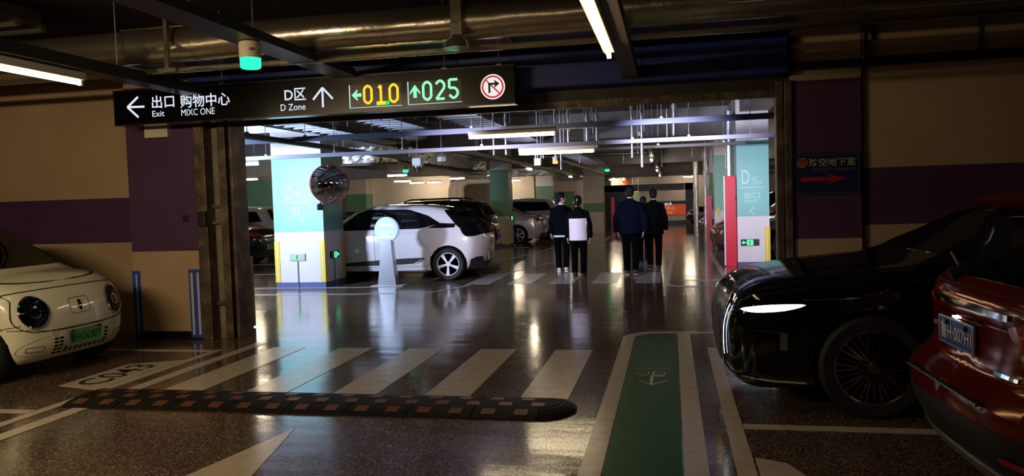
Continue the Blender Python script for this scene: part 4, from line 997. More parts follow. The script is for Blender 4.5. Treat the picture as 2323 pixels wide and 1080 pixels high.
def plate(parent, loc, ux, w, h, col, txt, lc, name='number_plate', tilt=0):
    """ux: unit vector along the text; plate faces ux x z"""
    ux = Vector(ux).normalized(); uz = Vector((0, 0, 1)); nz = ux.cross(uz); loc = Vector(loc)
    b = B(); vs = [loc + ux * (a * w / 2) + uz * (c * h / 2) + nz * d for d in (-.004, .004) for a, c in ((-1, -1), (1, -1), (1, 1), (-1, 1))]
    o = build(name, b.add(vs, [(0, 3, 2, 1), (4, 5, 6, 7), (0, 1, 5, 4), (1, 2, 6, 5), (2, 3, 7, 6), (3, 0, 4, 7)]), mat('plate_' + col, *{'green': ((.06, .38, .12), .4), 'blue': ((.01, .05, .32), .4)}[col]), parent)
    if txt:
        me = text('lettering', txt, lc, loc - ux * (w * .45) - uz * (h * .34) + nz * .004, ux, uz, w * .90, h * .68, None, .012, .002); me.parent = o
    f = B()
    for (a0, a1, c0, c1) in ((-1, 1, .92, 1.04), (-1, 1, -1.04, -.92), (-1.02, -.97, -1, 1), (.97, 1.02, -1, 1)):
        vs = [loc + ux * (a * w / 2) + uz * (c * h / 2) + nz * d for d in (-.004, .007) for a, c in ((a0, c0), (a1, c0), (a1, c1), (a0, c1))]
        f.add(vs, [(0, 3, 2, 1), (4, 5, 6, 7), (0, 1, 5, 4), (1, 2, 6, 5), (2, 3, 7, 6), (3, 0, 4, 7)])
    build('plate_frame', f, M_steel, o)
    return o
def paint(name, col, rough=.28, metal=0.0, coat=1.0):
    return mat(name, col, rough, metal, coat=coat)
def mirror_part(parent, x, y, z, m, s=1):
    sg_ = 1 if y > 0 else -1
    b = B().lathe([(0, -.07), (.07, -.06), (.10, 0), (.085, .06), (0, .075)], 16, axis='x', c=(0, 0, 0))
    b.v = [(x + vx * s, y + vy * 1.15 * s, z + vz * .72 * s) for vx, vy, vz in b.v]
    o = build('wing_mirror', b, m, parent, smooth=True, angle=60)
    build('mirror_stalk', B().tube([(x, y, z - .03), (x - .02, y - sg_ * .14, z - .07)], .02, 8), M_plastic, o)
    return o

# ---- 1. small white car with round lamps, facing +x
def small_white_car():
    t = thing('car', 'small cream white car with round headlamps and a green plate, nose toward the aisle', 'car', (-7.64, 6.77, 0))
    m = paint('cream_white_car_paint', (.78, .78, .60), .25)
    cs = CarShape(1.60, [(-1.75, 1.0), (-1.62, 1.22), (-1.35, 1.46), (-.6, 1.55), (.1, 1.53), (.45, 1.42), (.95, 1.10), (1.12, 1.035), (1.35, .995), (1.58, .93), (1.72, .84), (1.9, .7)],
                  [(.15, 1.60), (.22, 1.68), (.35, 1.745), (.5, 1.75), (.65, 1.735), (.78, 1.70), (.92, 1.60), (1.0, 1.5)], [(.15, -1.68), (.5, -1.75), (.9, -1.70), (1.2, -1.62), (1.5, -1.45)],
                  [(-1.75, .98), (1.2, .98), (1.75, .9)], zb=.17, tumble=.30, pf=.05, pr=.05, cf=.13, cr=.12, k=.13, zc=.60, roofk=.16, waist=.03)
    body(cs, m, t, [(1.22, .30, .36), (-1.20, .30, .345)])
    for (x, y) in ((1.22, -.68), (1.22, .68), (-1.20, -.68), (-1.20, .68)): wheel(t, x, y, .29, 'seven', .17)
    # windows
    patch(cs, 'F', round_poly([(-.74, 1.065), (.74, 1.065), (.62, 1.455), (-.62, 1.455)], .06), 'windscreen', M_glass, t)
    for v in 'RL':
        patch(cs, v, round_poly([(.92, 1.06), (.20, 1.06), (.20, 1.40), (.44, 1.36)], .03), 'side_window', M_glass, t)
        patch(cs, v, round_poly([(.12, 1.06), (-.62, 1.06), (-.62, 1.42), (.12, 1.41)], .03), 'side_window', M_glass, t)
        patch(cs, v, round_poly([(-.72, 1.06), (-1.3, 1.10), (-1.15, 1.38), (-.72, 1.42)], .03), 'side_window', M_glass, t)
        seam(cs, v, [(.98, 1.0), (1.0, .62), (.78, .30), (-.62, .28), (-.68, 1.0)], t)
        seam(cs, v, [(.14, .28), (.16, 1.0)], t)
        seam(cs, v, [(1.66, .56), (1.48, .535), (1.38, .52)], t, .006)
        seam(cs, v, [(1.52, .93), (1.15, 1.0)], t, .006)
    patch(cs, 'B', round_poly([(-.55, 1.05), (.55, 1.05), (.48, 1.38), (-.48, 1.38)], .06), 'rear_window', M_glass, t)
    # front panel outline and lamps
    pn = [(-.72, .60), (-.69, .79), (-.60, .865), (.60, .865), (.69, .79), (.72, .60), (.62, .50), (.40, .475), (-.40, .475), (-.62, .50)]
    seam(cs, 'F', smooth_poly(pn, 4), t, .008, closed=True)
    seam(cs, 'F', round_poly([(-.13, .60), (.13, .60), (.13, .755), (-.13, .755)], .04), t, .005, closed=True)
    em = patch(cs, 'F', [(.022 * math.cos(a), .678 + .055 * math.sin(a)) for a in np.linspace(0, 2 * PI, 20, endpoint=False)], 'badge', M_glass, t, .006, .03)
    for sg_ in (-1, 1):
        cy, cz = sg_ * .53, .668
        lp = patch(cs, 'F', [(cy + .135 * math.cos(a), cz + .145 * math.sin(a)) for a in np.linspace(0, 2 * PI, 36, endpoint=False)], 'headlamp', M_glass, t, .010, .03)
        seam(cs, 'F', [(cy + .138 * math.cos(a), cz + .148 * math.sin(a)) for a in np.linspace(0, 2 * PI, 40, endpoint=False)], lp, .014, 'lamp_ring', M_chrome, .011, True)
        seam(cs, 'F', [(cy + .085 * math.cos(a), cz + .09 * math.sin(a)) for a in np.linspace(0, 2 * PI, 30, endpoint=False)], lp, .010, 'inner_ring', mat('smoked_chrome', (.12, .12, .12), .15, 1.0), .0115, True)
        seam(cs, 'F', [(cy + .05 * math.cos(a), cz + .05 * math.sin(a)) for a in np.linspace(0, 2 * PI, 24, endpoint=False)], lp, .014, 'lens_ring', M_chrome, .012, True)
        patch(cs, 'F', [(cy + .028 * math.cos(a), cz + .03 * math.sin(a)) for a in np.linspace(0, 2 * PI, 16, endpoint=False)], 'lens', mat('lamp_lens', (.35, .37, .38), .05, 1.0), lp, .015, .03)
        seam(cs, 'F', round_poly([(sg_ * .46, .285), (sg_ * .64, .30), (sg_ * .64, .345), (sg_ * .46, .335)], .022), t, .005, closed=True)
        seam(cs, 'F', smooth_poly([(sg_ * .40, .25), (sg_ * .60, .262), (sg_ * .70, .30), (sg_ * .66, .37), (sg_ * .50, .41), (sg_ * .40, .41)], 4), t, .004, m=mat('faint_seam', (.30, .28, .2), .6), closed=True)
    seam(cs, 'F', [(-.34 + .030 * math.cos(a), .445 + .030 * math.sin(a)) for a in np.linspace(0, 2 * PI, 16, endpoint=False)], t, .004, closed=True)
    seam(cs, 'F', smooth_poly([(-.74, .55), (-.55, .50), (-.35, .47), (0, .462), (.35, .47), (.55, .50), (.74, .55)], 3)[:-3], t, .006)
    # grille cells
    cells = [(y, z) for y in (-.335, -.275) for z in np.linspace(.245, .385, 5)] + [(y, z) for y in np.linspace(-.20, .34, 9) for z in (.245, .275)] + [(.34, z) for z in np.linspace(.31, .385, 3)]
    for (y, z) in cells:
        patch(cs, 'F', [(y - .024, z - .011), (y + .024, z - .011), (y + .024, z + .011), (y - .024, z + .011)], 'grille_cell', M_seam, t, .0015, .05)
    xp = cs.proj('F', [(0.0, .36)])[0][0]
    plate(t, (xp + .016, .015, .365), (0, 1, 0), .46, .15, 'green', '鲁H·D61877', M_plastic)
    for y in (-.16, .20): build('plate_clip', B().box(xp + .02, xp + .03, y - .015, y + .015, .425, .445), M_plastic, t)
    for sg_ in (-1, 1): mirror_part(t, .38, sg_ * .86, 1.05, M_plastic, .6)
    return t
small_white_car()

# ---- 2. black saloon, facing -x (local +x = nose, rotated by pi)
def black_sedan():
    t = thing('car', 'black saloon with lit white headlamp and a chrome slatted grille', 'car', (2.90, 6.62, 0), PI)
    m = glossmix('black_car_paint', (.003, .004, .007), (1, 1, 1), .08, .04, .38)
    cs = CarShape(1.90, [(-2.6, .85), (-2.35, 1.04), (-1.7, 1.13), (-.95, 1.40), (-.2, 1.475), (.35, 1.44), (.9, 1.22), (1.25, 1.085), (1.5, 1.06), (1.9, 1.02), (2.25, .96), (2.45, .89), (2.56, .78), (2.7, .6)],
                  [(.15, 2.40), (.24, 2.50), (.35, 2.545), (.6, 2.565), (.75, 2.55), (.85, 2.50), (.95, 2.38), (1.1, 2.1)], [(.15, -2.5), (.5, -2.58), (.9, -2.55), (1.1, -2.3)],
                  [(-2.6, .95), (1.1, .98), (2.0, .93), (2.6, .80)], zb=.18, tumble=.45, crown=.045, pf=.06, pr=.05, cf=.12, cr=.12, k=.10, zc=.58, roofk=.12, waist=.035)
    body(cs, m, t, [(1.54, .36, .405), (-1.5, .36, .405)])
    for (x, y) in ((1.54, .85), (1.54, -.85), (-1.5, .85), (-1.5, -.85)): wheel(t, x, y, .36, 'multi', .2, .262, M_chrome)
    patch(cs, 'F', round_poly([(-.70, 1.13), (.70, 1.13), (.58, 1.40), (-.58, 1.40)], .05), 'windscreen', M_glass, t)
    for v in 'LR':
        patch(cs, v, round_poly([(.98, 1.06), (.10, 1.05), (.10, 1.37), (.32, 1.35)], .02), 'side_window', M_glass, t)
        patch(cs, v, round_poly([(.03, 1.05), (-1.05, 1.06), (-.8, 1.32), (.03, 1.37)], .02), 'side_window', M_glass, t)
        seam(cs, v, [(1.05, 1.0), (1.0, .7), (.95, .30), (-1.0, .28)], t, .006); seam(cs, v, [(.05, .28), (.06, 1.0)], t, .006)
        seam(cs, v, [(2.30, .865), (1.9, .925), (1.3, .965), (1.0, .975)], t, .006)
        seam(cs, v, [(2.0, .66), (1.98, .40)], t, .006)
        # headlamp
        hp = [(2.43, .765), (2.30, .805), (2.10, .825), (1.86, .832), (1.96, .79), (2.12, .742), (2.32, .735)]
        hl = patch(cs, v, smooth_poly(hp, 3), 'headlamp', M_glass, t, .004, .03)
        patch(cs, v, smooth_poly([(2.415, .765), (2.30, .792), (2.12, .802), (1.98, .798), (2.12, .757), (2.32, .745)], 3), 'daylight_lamp', emis('drl', (.80, .90, 1.0), 5 if v == 'L' else 3), hl, .009, .03)
        seam(cs, v, [(2.0, .835), (1.78, .838), (1.62, .85)], t, .010, 'chrome_blade', M_chrome, .004)
        seam(cs, v, [(2.13, .60), (2.13, .47)], t, .05, 'corner_reflector', mat('dim_reflector', (.16, .17, .18), .15, .5), .004)
        seam(cs, v, [(2.34, .62), (2.13, .60)], t, .008, 'chrome_blade', M_chrome, .004)
        seam(cs, v, [(2.42, .275), (2.20, .245), (1.98, .235)], t, .014, 'lower_chrome_strip', M_chrome, .006)
    # grille: chrome surround and upright slats
    patch(cs, 'F', round_poly([(-.60, .33), (.60, .33), (.66, .77), (.60, .82), (-.60, .82), (-.66, .77)], .05), 'grille', mat('grille_black', (.01, .01, .01), .3), t, .006)
    seam(cs, 'F', round_poly([(-.60, .33), (.60, .33), (.67, .77), (.60, .83), (-.60, .83), (-.67, .77)], .05), t, .022, 'grille_surround', M_chrome, .010, True)
    for k in range(15):
        y = -.56 + k * .08; seam(cs, 'F', [(y * .95, .35), (y, .81)], t, .022, 'grille_slat', mat('grille_chrome', (.7, .62, .5), .12, 1.0), .020)
    seam(cs, 'F', [(.66, .40), (.70, .60), (.735, .78)], t, .016, 'light_blade', emis('drl', (.80, .90, 1.0), 4), .012)
    seam(cs, 'F', [(-.66, .40), (-.70, .60), (-.735, .78)], t, .016, 'light_blade', emis('drl', (.80, .90, 1.0), 4), .012)
    seam(cs, 'F', [(-.80, .27), (0, .25), (.80, .27)], t, .016, 'lower_chrome_strip', M_chrome, .006)
    seam(cs, 'T', [(2.42, 0), (2.2, 0), (1.5, 0)], t, .014, 'bonnet_spine', M_chrome, .004)
    for s in (-1, 1):
        seam(cs, 'T', [(2.40, s * .60), (2.0, s * .70), (1.3, s * .78)], t, .007)
        mirror_part(t, .85, s * 1.02, 1.06, m)
    return t
black_sedan()

# ---- 3. red suv, tail toward the aisle, facing +x
def red_suv():
    t = thing('car', 'dark red car at the right edge, showing its tailgate and blue plate', 'car', (3.70, 4.28, 0), 0.03)
    m = glossmix('red_car_paint', (.10, .008, .004), (1, .62, .5), .12, .03, .22)
    cs = CarShape(1.86, [(-2.4, 1.0), (-2.25, 1.22), (-2.12, 1.44), (-2.0, 1.53), (-1.6, 1.59), (-1.0, 1.62), (.3, 1.61), (.8, 1.43), (1.2, 1.12), (2.0, 1.02), (2.3, .8)],
                  [(.2, 2.25), (.5, 2.3), (.8, 2.25), (1.0, 2.1)], [(.15, -2.20), (.30, -2.30), (.48, -2.38), (.60, -2.39), (.66, -2.33), (.72, -2.27), (.85, -2.25), (1.0, -2.26), (1.06, -2.245), (1.15, -2.14), (1.25, -2.06), (1.45, -1.96), (1.6, -1.82), (1.72, -1.7)],
                  [(-2.4, 1.08), (1.2, 1.0), (2.3, .9)], zb=.20, tumble=.36, crown=.05, pf=.08, pr=.05, cf=.15, cr=.20, k=.07, zc=.64, roofk=.12, waist=.03)
    body(cs, m, t, [(1.35, .36, .40), (-1.35, .36, .40)])
    for (x, y) in ((1.35, .82), (1.35, -.82), (-1.35, .82), (-1.35, -.82)): wheel(t, x, y, .36, 'seven', .2, .25, M_steel)
    patch(cs, 'B', round_poly([(-.70, 1.13), (.70, 1.13), (.60, 1.47), (-.60, 1.47)], .07), 'rear_window', M_glass, t)
    for v in 'LR':
        patch(cs, v, round_poly([(.85, 1.10), (-.2, 1.10), (-.2, 1.52), (.38, 1.50)], .03), 'side_window', M_glass, t)
        patch(cs, v, round_poly([(-.28, 1.10), (-1.2, 1.12), (-1.2, 1.52), (-.28, 1.52)], .03), 'side_window', M_glass, t)
        patch(cs, v, round_poly([(-1.28, 1.12), (-1.9, 1.22), (-1.7, 1.48), (-1.28, 1.52)], .03), 'side_window', M_glass, t)
        seam(cs, v, [(-1.0, 1.05), (-.95, .5), (.85, .35), (1.0, 1.05)], t)
    # spoiler
    b = B(); b.prism([(-2.04, 1.525), (-1.60, 1.60), (-1.60, 1.55), (-2.0, 1.485)], 'y', -.54, .54)
    build('spoiler', b, m, t, bevel=.012)
    seam(cs, 'B', [(-.36, 1.485), (.36, 1.485)], t, .02, 'brake_light', mat('brake_lens', (.35, .01, .01), .15), .02)
    # lower black bumper, silver skid strip, step panel
    patch(cs, 'B', round_poly([(-.86, .24), (.86, .24), (.88, .52), (-.88, .52)], .05), 'lower_bumper', M_plastic, t, .008)
    patch(cs, 'B', round_poly([(-.78, .225), (.78, .225), (.74, .30), (-.74, .30)], .03), 'skid_strip', mat('satin_silver', (.55, .53, .45), .3, .8), t, .016)
    sp = patch(cs, 'T', round_poly([(-2.375, -.46), (-2.375, .46), (-2.30, .50), (-2.30, -.50)], .02), 'step_panel', mat('step_satin', (.22, .19, .14), .3, .9), t, .004, .05) if False else build('step_panel', B().box(-2.40, -2.27, -.46, .46, .612, .622), mat('step_satin', (.36, .31, .22), .3, .9), t, bevel=.004)
    for k in range(22): build('step_rib', B().box(-2.39, -2.28, -.44 + k * .04, -.425 + k * .04, .622, .627), M_plastic, sp)
    seam(cs, 'B', [(-.80, .60), (-.72, .70), (-.70, 1.06)], t, .007); seam(cs, 'B', [(.80, .60), (.72, .70), (.70, 1.06)], t, .007)
    seam(cs, 'B', [(-.84, 1.075), (0, 1.09), (.84, 1.075)], t, .006)
    seam(cs, 'B', [(-.42, 1.0), (0, 1.008), (.42, 1.0)], t, .028, 'chrome_strip', M_chrome, .012)
    seam(cs, 'B', [(-.42, .945), (.42, .945)], t, .010, 'chrome_strip', M_chrome, .012)
    for s in (-1, 1):
        tl = patch(cs, 'B', smooth_poly([(s * .42, .96), (s * .60, .98), (s * .86, .985), (s * .90, .88), (s * .78, .83), (s * .60, .86), (s * .48, .89)], 3), 'tail_lamp', mat('tail_lens', (.30, .006, .006), .08, coat=1.0), t, .010, .04)
        seam(cs, 'B', [(s * .50, .935), (s * .80, .945)], tl, .010, 'lamp_bar', mat('tail_bar', (.85, .05, .03), .1, coat=1.0), .014)
        seam(cs, 'B', [(s * .56, .91), (s * .82, .90)], tl, .010, 'lamp_bar', mat('tail_bar', (.85, .05, .03), .1, coat=1.0), .014)
        patch(cs, 'B', round_poly([(s * .50, .855), (s * .72, .825), (s * .72, .80), (s * .50, .83)], .01), 'reverse_lamp', mat('reverse_lens', (.45, .40, .30), .12), t, .009, .04)
        patch(cs, 'RL'[s > 0], smooth_poly([(-2.18, .97), (-2.02, .98), (-1.85, .95), (-1.98, .86), (-2.16, .85)], 3), 'side_tail_lamp', mat('tail_lens', (.30, .006, .006), .08, coat=1.0), t, .008, .04)
        seam(cs, 'B', [(s * .52, .40), (s * .78, .41)], t, .03, 'low_reflector', mat('low_reflector_red', (.4, .01, .01), .15), .014)
        mirror_part(t, .75, s * 1.0, 1.10, m)
    xp = cs.proj('B', [(0.0, .84)])[0][0]
    plate(t, (xp - .02, .10, .845), (0, -1, 0), .44, .14, 'blue', '鲁H·007H1', M_pale)
    for y in (.22, -.02): build('plate_clip', B().box(xp - .035, xp - .024, y - .015, y + .015, .875, .90), M_plastic, t)
    build('plate_light', B().box(xp - .03, xp, .08, .13, .925, .935), emis('plate_glow', (1, .97, .9), 2.5), t)
    seam(cs, 'B', [(-.50, .735), (-.32, .735)], t, .018, 'chrome_badge', M_chrome, .008)
    w_ = B().tube([(-2.17, .30, 1.16), (-2.10, .62, 1.22)], .014, 6).tube([(-2.22, .32, 1.12), (-2.12, .32, 1.17)], .035, 8)
    build('wiper', w_, M_plastic, t)
    return t
red_suv()

# ---- 4. white hatchback (faces -x)
def white_hatch():
    t = thing('car', 'white hatchback with black rear glass and five bladed wheels, behind the exit post', 'car', (-5.92, 15.98, 0), PI)
    m = paint('white_car_paint', (.74, .70, .72), .2)
    cs = CarShape(1.80, [(-2.2, .95), (-2.05, 1.12), (-1.75, 1.33), (-1.5, 1.46), (-.7, 1.57), (.1, 1.585), (.55, 1.49), (1.2, 1.12), (1.5, 1.02), (1.95, .92), (2.15, .75)],
                  [(.15, 2.02), (.3, 2.12), (.5, 2.15), (.7, 2.13), (.85, 2.0), (1.0, 1.7)], [(.15, -1.98), (.35, -2.10), (.55, -2.17), (.75, -2.19), (.88, -2.17), (.98, -2.12), (1.2, -1.92), (1.45, -1.55)],
                  [(-2.2, 1.02), (-1.5, 1.06), (0, 1.0), (1.2, .98), (2.1, .86)], zb=.19, tumble=.34, crown=.05, pf=.12, pr=.06, cf=.22, cr=.26, k=.10, zc=.62, roofk=.13, waist=.04)
    body(cs, m, t, [(-1.46, .335, .385), (1.25, .335, .385)])
    for (x, y) in ((-1.46, .80), (-1.46, -.80), (1.25, .80), (1.25, -.80)): wheel(t, x, y, .335, 'five', .2, .235, mat('white_blade', (.85, .86, .9), .3))
    patch(cs, 'F', round_poly([(-.64, 1.16), (.64, 1.16), (.56, 1.50), (-.56, 1.50)], .05), 'windscreen', M_glass, t)
    for v in 'LR':
        patch(cs, v, round_poly([(1.02, 1.06), (-.85, 1.07), (-1.30, 1.17), (-1.02, 1.34), (-.60, 1.47), (.30, 1.49), (.52, 1.42)], .05, 3), 'side_window', M_glass, t)
        patch(cs, v, round_poly([(-1.28, 1.175), (-1.62, 1.16), (-1.60, 1.08), (-1.0, 1.07)], .02), 'side_window', M_glass, t)
        # rear quarter black panel joins the tailgate glass
        patch(cs, v, [(-1.36, 1.43), (-1.55, 1.22), (-1.62, 1.14), (-1.72, 1.06), (-1.78, .95), (-1.86, .885), (-2.02, .90), (-2.14, .945), (-2.09, 1.05), (-1.90, 1.24), (-1.62, 1.43)], 'rear_quarter_glass', M_glass, t, .014, .03)
        seam(cs, v, [(-.86, 1.06), (-.84, .92), (-.95, .74), (-1.05, .66), (-1.10, .46), (-1.02, .30), (.98, .28), (1.0, .9), (1.02, 1.04)], t, .006)
        seam(cs, v, [(.10, .30), (.12, 1.04)], t, .006)
        tr = patch(cs, v, smooth_poly([(1.0, .32), (.6, .40), (-.4, .46), (-.92, .475), (-.94, .44), (-.72, .36), (.2, .325)], 3), 'side_trim', M_plastic, t, .010, .05)
        seam(cs, v, [(.98, .315), (.2, .312), (-.70, .34), (-.93, .45)], t, .012, 'trim_edge', mat('white_blade', (.85, .86, .9), .3), .012)
        patch(cs, v, [(-1.86, .20), (-1.92, .42), (-2.02, .47), (-2.10, .47), (-2.07, .20)], 'bumper_corner', M_plastic, t, .006)
        seam(cs, v, [(-1.80, .95), (-1.84, 1.0), (-2.06, 1.02)], t, .020, 'tail_lamp', M_chrome, .012)
        mirror_part(t, .92, (1 if v == 'L' else -1) * 1.0, 1.09, M_plastic)
    patch(cs, 'B', round_poly([(-.62, .93), (.62, .93), (.74, 1.02), (.60, 1.40), (-.60, 1.40), (-.74, 1.02)], .04), 'rear_window', M_glass, t, .005)
    seam(cs, 'B', [(-.66, .98), (0, .99), (.66, .98)], t, .03, 'tail_lamp', mat('tail_dark_chrome', (.25, .25, .27), .1, 1.0), .010)
    patch(cs, 'B', [(-.62, .20), (.62, .20), (.66, .40), (.45, .43), (.36, .34), (-.36, .34), (-.45, .43), (-.66, .40)], 'lower_bumper', M_plastic, t, .008)
    patch(cs, 'B', round_poly([(-.78, .20), (-.62, .20), (-.66, .40), (-.80, .44)], .02), 'lower_bumper', M_plastic, t, .008); patch(cs, 'B', round_poly([(.78, .20), (.62, .20), (.66, .40), (.80, .44)], .02), 'lower_bumper', M_plastic, t, .008)
    seam(cs, 'B', smooth_poly([(-.60, .90), (-.60, .70), (-.45, .60), (.45, .60), (.60, .70), (.60, .90)], 4)[:-4], t, .006)
    build('rear_spoiler', B().prism([(-1.75, 1.40), (-1.38, 1.50), (-1.38, 1.47), (-1.70, 1.37)], 'y', -.58, .58), M_glass, t, bevel=.008)
    xp = cs.proj('B', [(0.0, .44)])[0][0]
    plate(t, (xp - .02, 0, .45), (0, -1, 0), .46, .15, 'green', '鲁H·D6', M_plastic) if False else plate(t, (xp - .02, 0, .46), (0, -1, 0), .46, .15, 'green', '', M_plastic)
    return t
white_hatch()

# ---- 5. the other parked cars
SHAPES = {
 'sedan': dict(top=[(-2.35, .85), (-2.15, 1.0), (-1.65, 1.08), (-.9, 1.36), (-.1, 1.45), (.4, 1.40), (1.1, 1.06), (1.9, .93), (2.3, .7)], front=[(.15, 2.15), (.3, 2.28), (.5, 2.32), (.7, 2.28), (.85, 2.1)], rear=[(.15, -2.2), (.5, -2.32), (.85, -2.28), (1.0, -2.1)], h=1.45, win=((.95, 1.0), (-1.15, 1.02), (-.85, 1.28), (-.1, 1.36), (.40, 1.32))),
 'suv': dict(top=[(-2.3, 1.0), (-2.15, 1.3), (-1.9, 1.58), (-1.0, 1.66), (.2, 1.64), (.75, 1.42), (1.2, 1.12), (2.0, 1.0), (2.3, .75)], front=[(.2, 2.1), (.35, 2.25), (.6, 2.3), (.85, 2.24), (1.0, 2.0)], rear=[(.2, -2.15), (.4, -2.28), (.9, -2.28), (1.15, -2.2), (1.5, -1.95)], h=1.66, win=((.85, 1.1), (-1.85, 1.16), (-1.6, 1.48), (-.5, 1.53), (.38, 1.50))),
}
def plain_car(kind, col, x, y, rz, label, details=(), rough=.2, metal=.3, scale=1.0, plate_c=None, group=None):
    S = SHAPES[kind]; t = thing('car', label, 'car', (x, y, 0), rz, group)
    m = paint('paint_%s' % col[0], col[1], rough, metal)
    cs = CarShape(1.84, S['top'], S['front'], S['rear'], [(-2.3, S['win'][1][1] - .06), (2.3, .88)], zb=.2, tumble=.38, pf=.10, pr=.07, cf=.2, cr=.2, k=.10, roofk=.12)
    key = kind
    body(cs, m, t, [(1.35, .34, .39), (-1.38, .34, .39)], (50, 56, 12))
    for (wx, wy) in ((1.35, .82), (1.35, -.82), (-1.38, .82), (-1.38, -.82)): wheel(t, wx, wy, .34, 'seven', .2, .235, M_steel)
    hz = S['h']; bz = S['win'][1][1]
    for v in 'LR':
        patch(cs, v, round_poly(list(S['win']), .04), 'side_window', M_glass, t, .004, .08)
        seam(cs, v, [(.95, .98), (.95, .32), (-.95, .32), (-1.05, .95)], t, .008)
    patch(cs, 'F', round_poly([(-.64, bz + .10), (.64, bz + .10), (.54, hz - .10), (-.54, hz - .10)], .05), 'windscreen', M_glass, t, .004, .08)
    patch(cs, 'B', round_poly([(-.64, bz + .06), (.64, bz + .06), (.52, hz - .12), (-.52, hz - .12)], .05), 'rear_window', M_glass, t, .004, .08)
    patch(cs, 'B', round_poly([(-.70, .22), (.70, .22), (.72, .40), (-.72, .40)], .04), 'lower_bumper', M_plastic, t, .006, .08)
    patch(cs, 'F', round_poly([(-.45, .30), (.45, .30), (.50, .62), (-.50, .62)], .05), 'grille', M_plastic, t, .006, .08)
    seam(cs, 'F', round_poly([(-.46, .29), (.46, .29), (.51, .63), (-.51, .63)], .05), t, .02, 'grille_surround', M_chrome, .009, True)
    for s in (-1, 1):
        patch(cs, 'F', smooth_poly([(s * .52, .66), (s * .80, .70), (s * .82, .78), (s * .56, .74)], 3), 'headlamp', mat('headlamp_glass', (.45, .46, .48), .08, .7), t, .008, .05)
        patch(cs, 'B', smooth_poly([(s * .40, .84), (s * .80, .84), (s * .80, .93), (s * .42, .92)], 3), 'tail_lamp', mat('tail_lens', (.30, .006, .006), .08, coat=1.0), t, .008, .05)
        mirror_part(t, .82, s * .99, bz + .06, m)
        if kind == 'suv' and 'rails' in details: build('roof_rail', B().tube([(-1.5, s * .6, 1.62), (-1.3, s * .6, 1.70), (.0, s * .6, 1.69), (.2, s * .6, 1.62)], .02, 8), M_plastic, t)
    if plate_c:
        xp = cs.proj('B', [(0.0, .5)])[0][0]; plate(t, (xp - .03, 0, .62 if plate_c == 'blue' else .50), (0, -1, 0), .44, .14, plate_c, '', M_plastic)
    return t
BLK = ('black', (.006, .007, .009)); WHT = ('white', (.66, .62, .58)); SIL = ('silver', (.40, .39, .40)); GRY = ('grey', (.10, .09, .09)); BRN = ('brown', (.14, .05, .035)); CRM = ('cream', (.55, .46, .36))
plain_car('suv', BLK, -6.95, 20.75, PI, 'black car with roof rails and a blue plate, right behind the white hatchback', ('rails',), plate_c='blue')
plain_car('sedan', WHT, -6.92, 18.35, PI, 'white car seen between the aqua column and the white hatchback')
plain_car('sedan', WHT, -6.75, 27.9, PI, 'white car with a red tail lamp just right of the green banded column', plate_c='blue')
plain_car('suv', SIL, -6.45, 31.2, PI, 'pale silver hatchback with its tail toward the walkers', plate_c=None)
plain_car('sedan', BLK, -13.42, 19.95, PI, 'black saloon with a green plate behind the left shutter rail', plate_c='green')
plain_car('suv', CRM, -14.55, 23.2, PI, 'cream boxy car beyond the black saloon at left')
plain_car('suv', GRY, -19.3, 26.4, PI, 'dark car at the very back left, beyond the cream boxy car')
plain_car('sedan', SIL, 3.66, 19.5, PI, 'silver car peeping out between the red cabinet and the right shutter rail')
plain_car('sedan', BRN, 3.38, 21.9, PI, 'brown car with a shiny nose beyond the red cabinet')
plain_car('suv', BLK, 3.42, 25.3, PI, 'black car, third nose along the right of the aisle')
plain_car('sedan', GRY, 3.30, 28.5, PI, 'dark grey car, fourth nose along the right of the aisle')
plain_car('suv', BLK, 3.05, 37.2, PI, 'black car parked at the end of the aisle beside the doorway')
plain_car('sedan', GRY, -11.8, 26.0, 0, 'grey car in the second row, seen over the white hatchback roof')

# ============================================================ PEOPLE
def remesh(name, b, vox, mats, parent, smooth=2, dec=None):
    o = build(name, b, mats, parent, recalc=True)
    md = o.modifiers.new('r', 'REMESH'); md.mode = 'VOXEL'; md.voxel_size = vox; md.use_smooth_shade = True
    sm = o.modifiers.new('s', 'SMOOTH'); sm.iterations = smooth; sm.factor = .5
    dg = bpy.context.evaluated_depsgraph_get(); me = bpy.data.meshes.new_from_object(o.evaluated_get(dg))
    o.modifiers.clear(); old = o.data; o.data = me; bpy.data.meshes.remove(old); me.name = name
    me.polygons.foreach_set('use_smooth', [True] * len(me.polygons)); return o
def ring_loft(b, rings, n=20):
    """rings: (centre, rx, ry, tilt axis ignored) stacked ellipses in the xy plane"""
    vs = []
    for (c, rx, ry) in rings:
        for j in range(n):
            a = 2 * PI * j / n; vs.append((c[0] + rx * math.cos(a), c[1] + ry * math.sin(a), c[2]))
    k = len(rings); fs = [(i * n + j, i * n + (j + 1) % n, (i + 1) * n + (j + 1) % n, (i + 1) * n + j) for i in range(k - 1) for j in range(n)]
    fs += [tuple(reversed(range(n))), tuple(range((k - 1) * n, k * n))]
    return b.add(vs, fs)
def ball(b, c, rx, ry, rz, n=16):
    vs = []; m = 10
    for i in range(1, m):
        t = PI * i / m
        for j in range(n):
            a = 2 * PI * j / n; vs.append((c[0] + rx * math.sin(t) * math.cos(a), c[1] + ry * math.sin(t) * math.sin(a), c[2] + rz * math.cos(t)))
    top = len(vs); vs += [(c[0], c[1], c[2] + rz), (c[0], c[1], c[2] - rz)]
    fs = [(i * n + j, (i + 1) * n + j, (i + 1) * n + (j + 1) % n, i * n + (j + 1) % n) for i in range(m - 2) for j in range(n)]
    fs += [(top, j, (j + 1) % n) for j in range(n)] + [(top + 1, (m - 2) * n + (j + 1) % n, (m - 2) * n + j) for j in range(n)]
    return b.add(vs, fs)
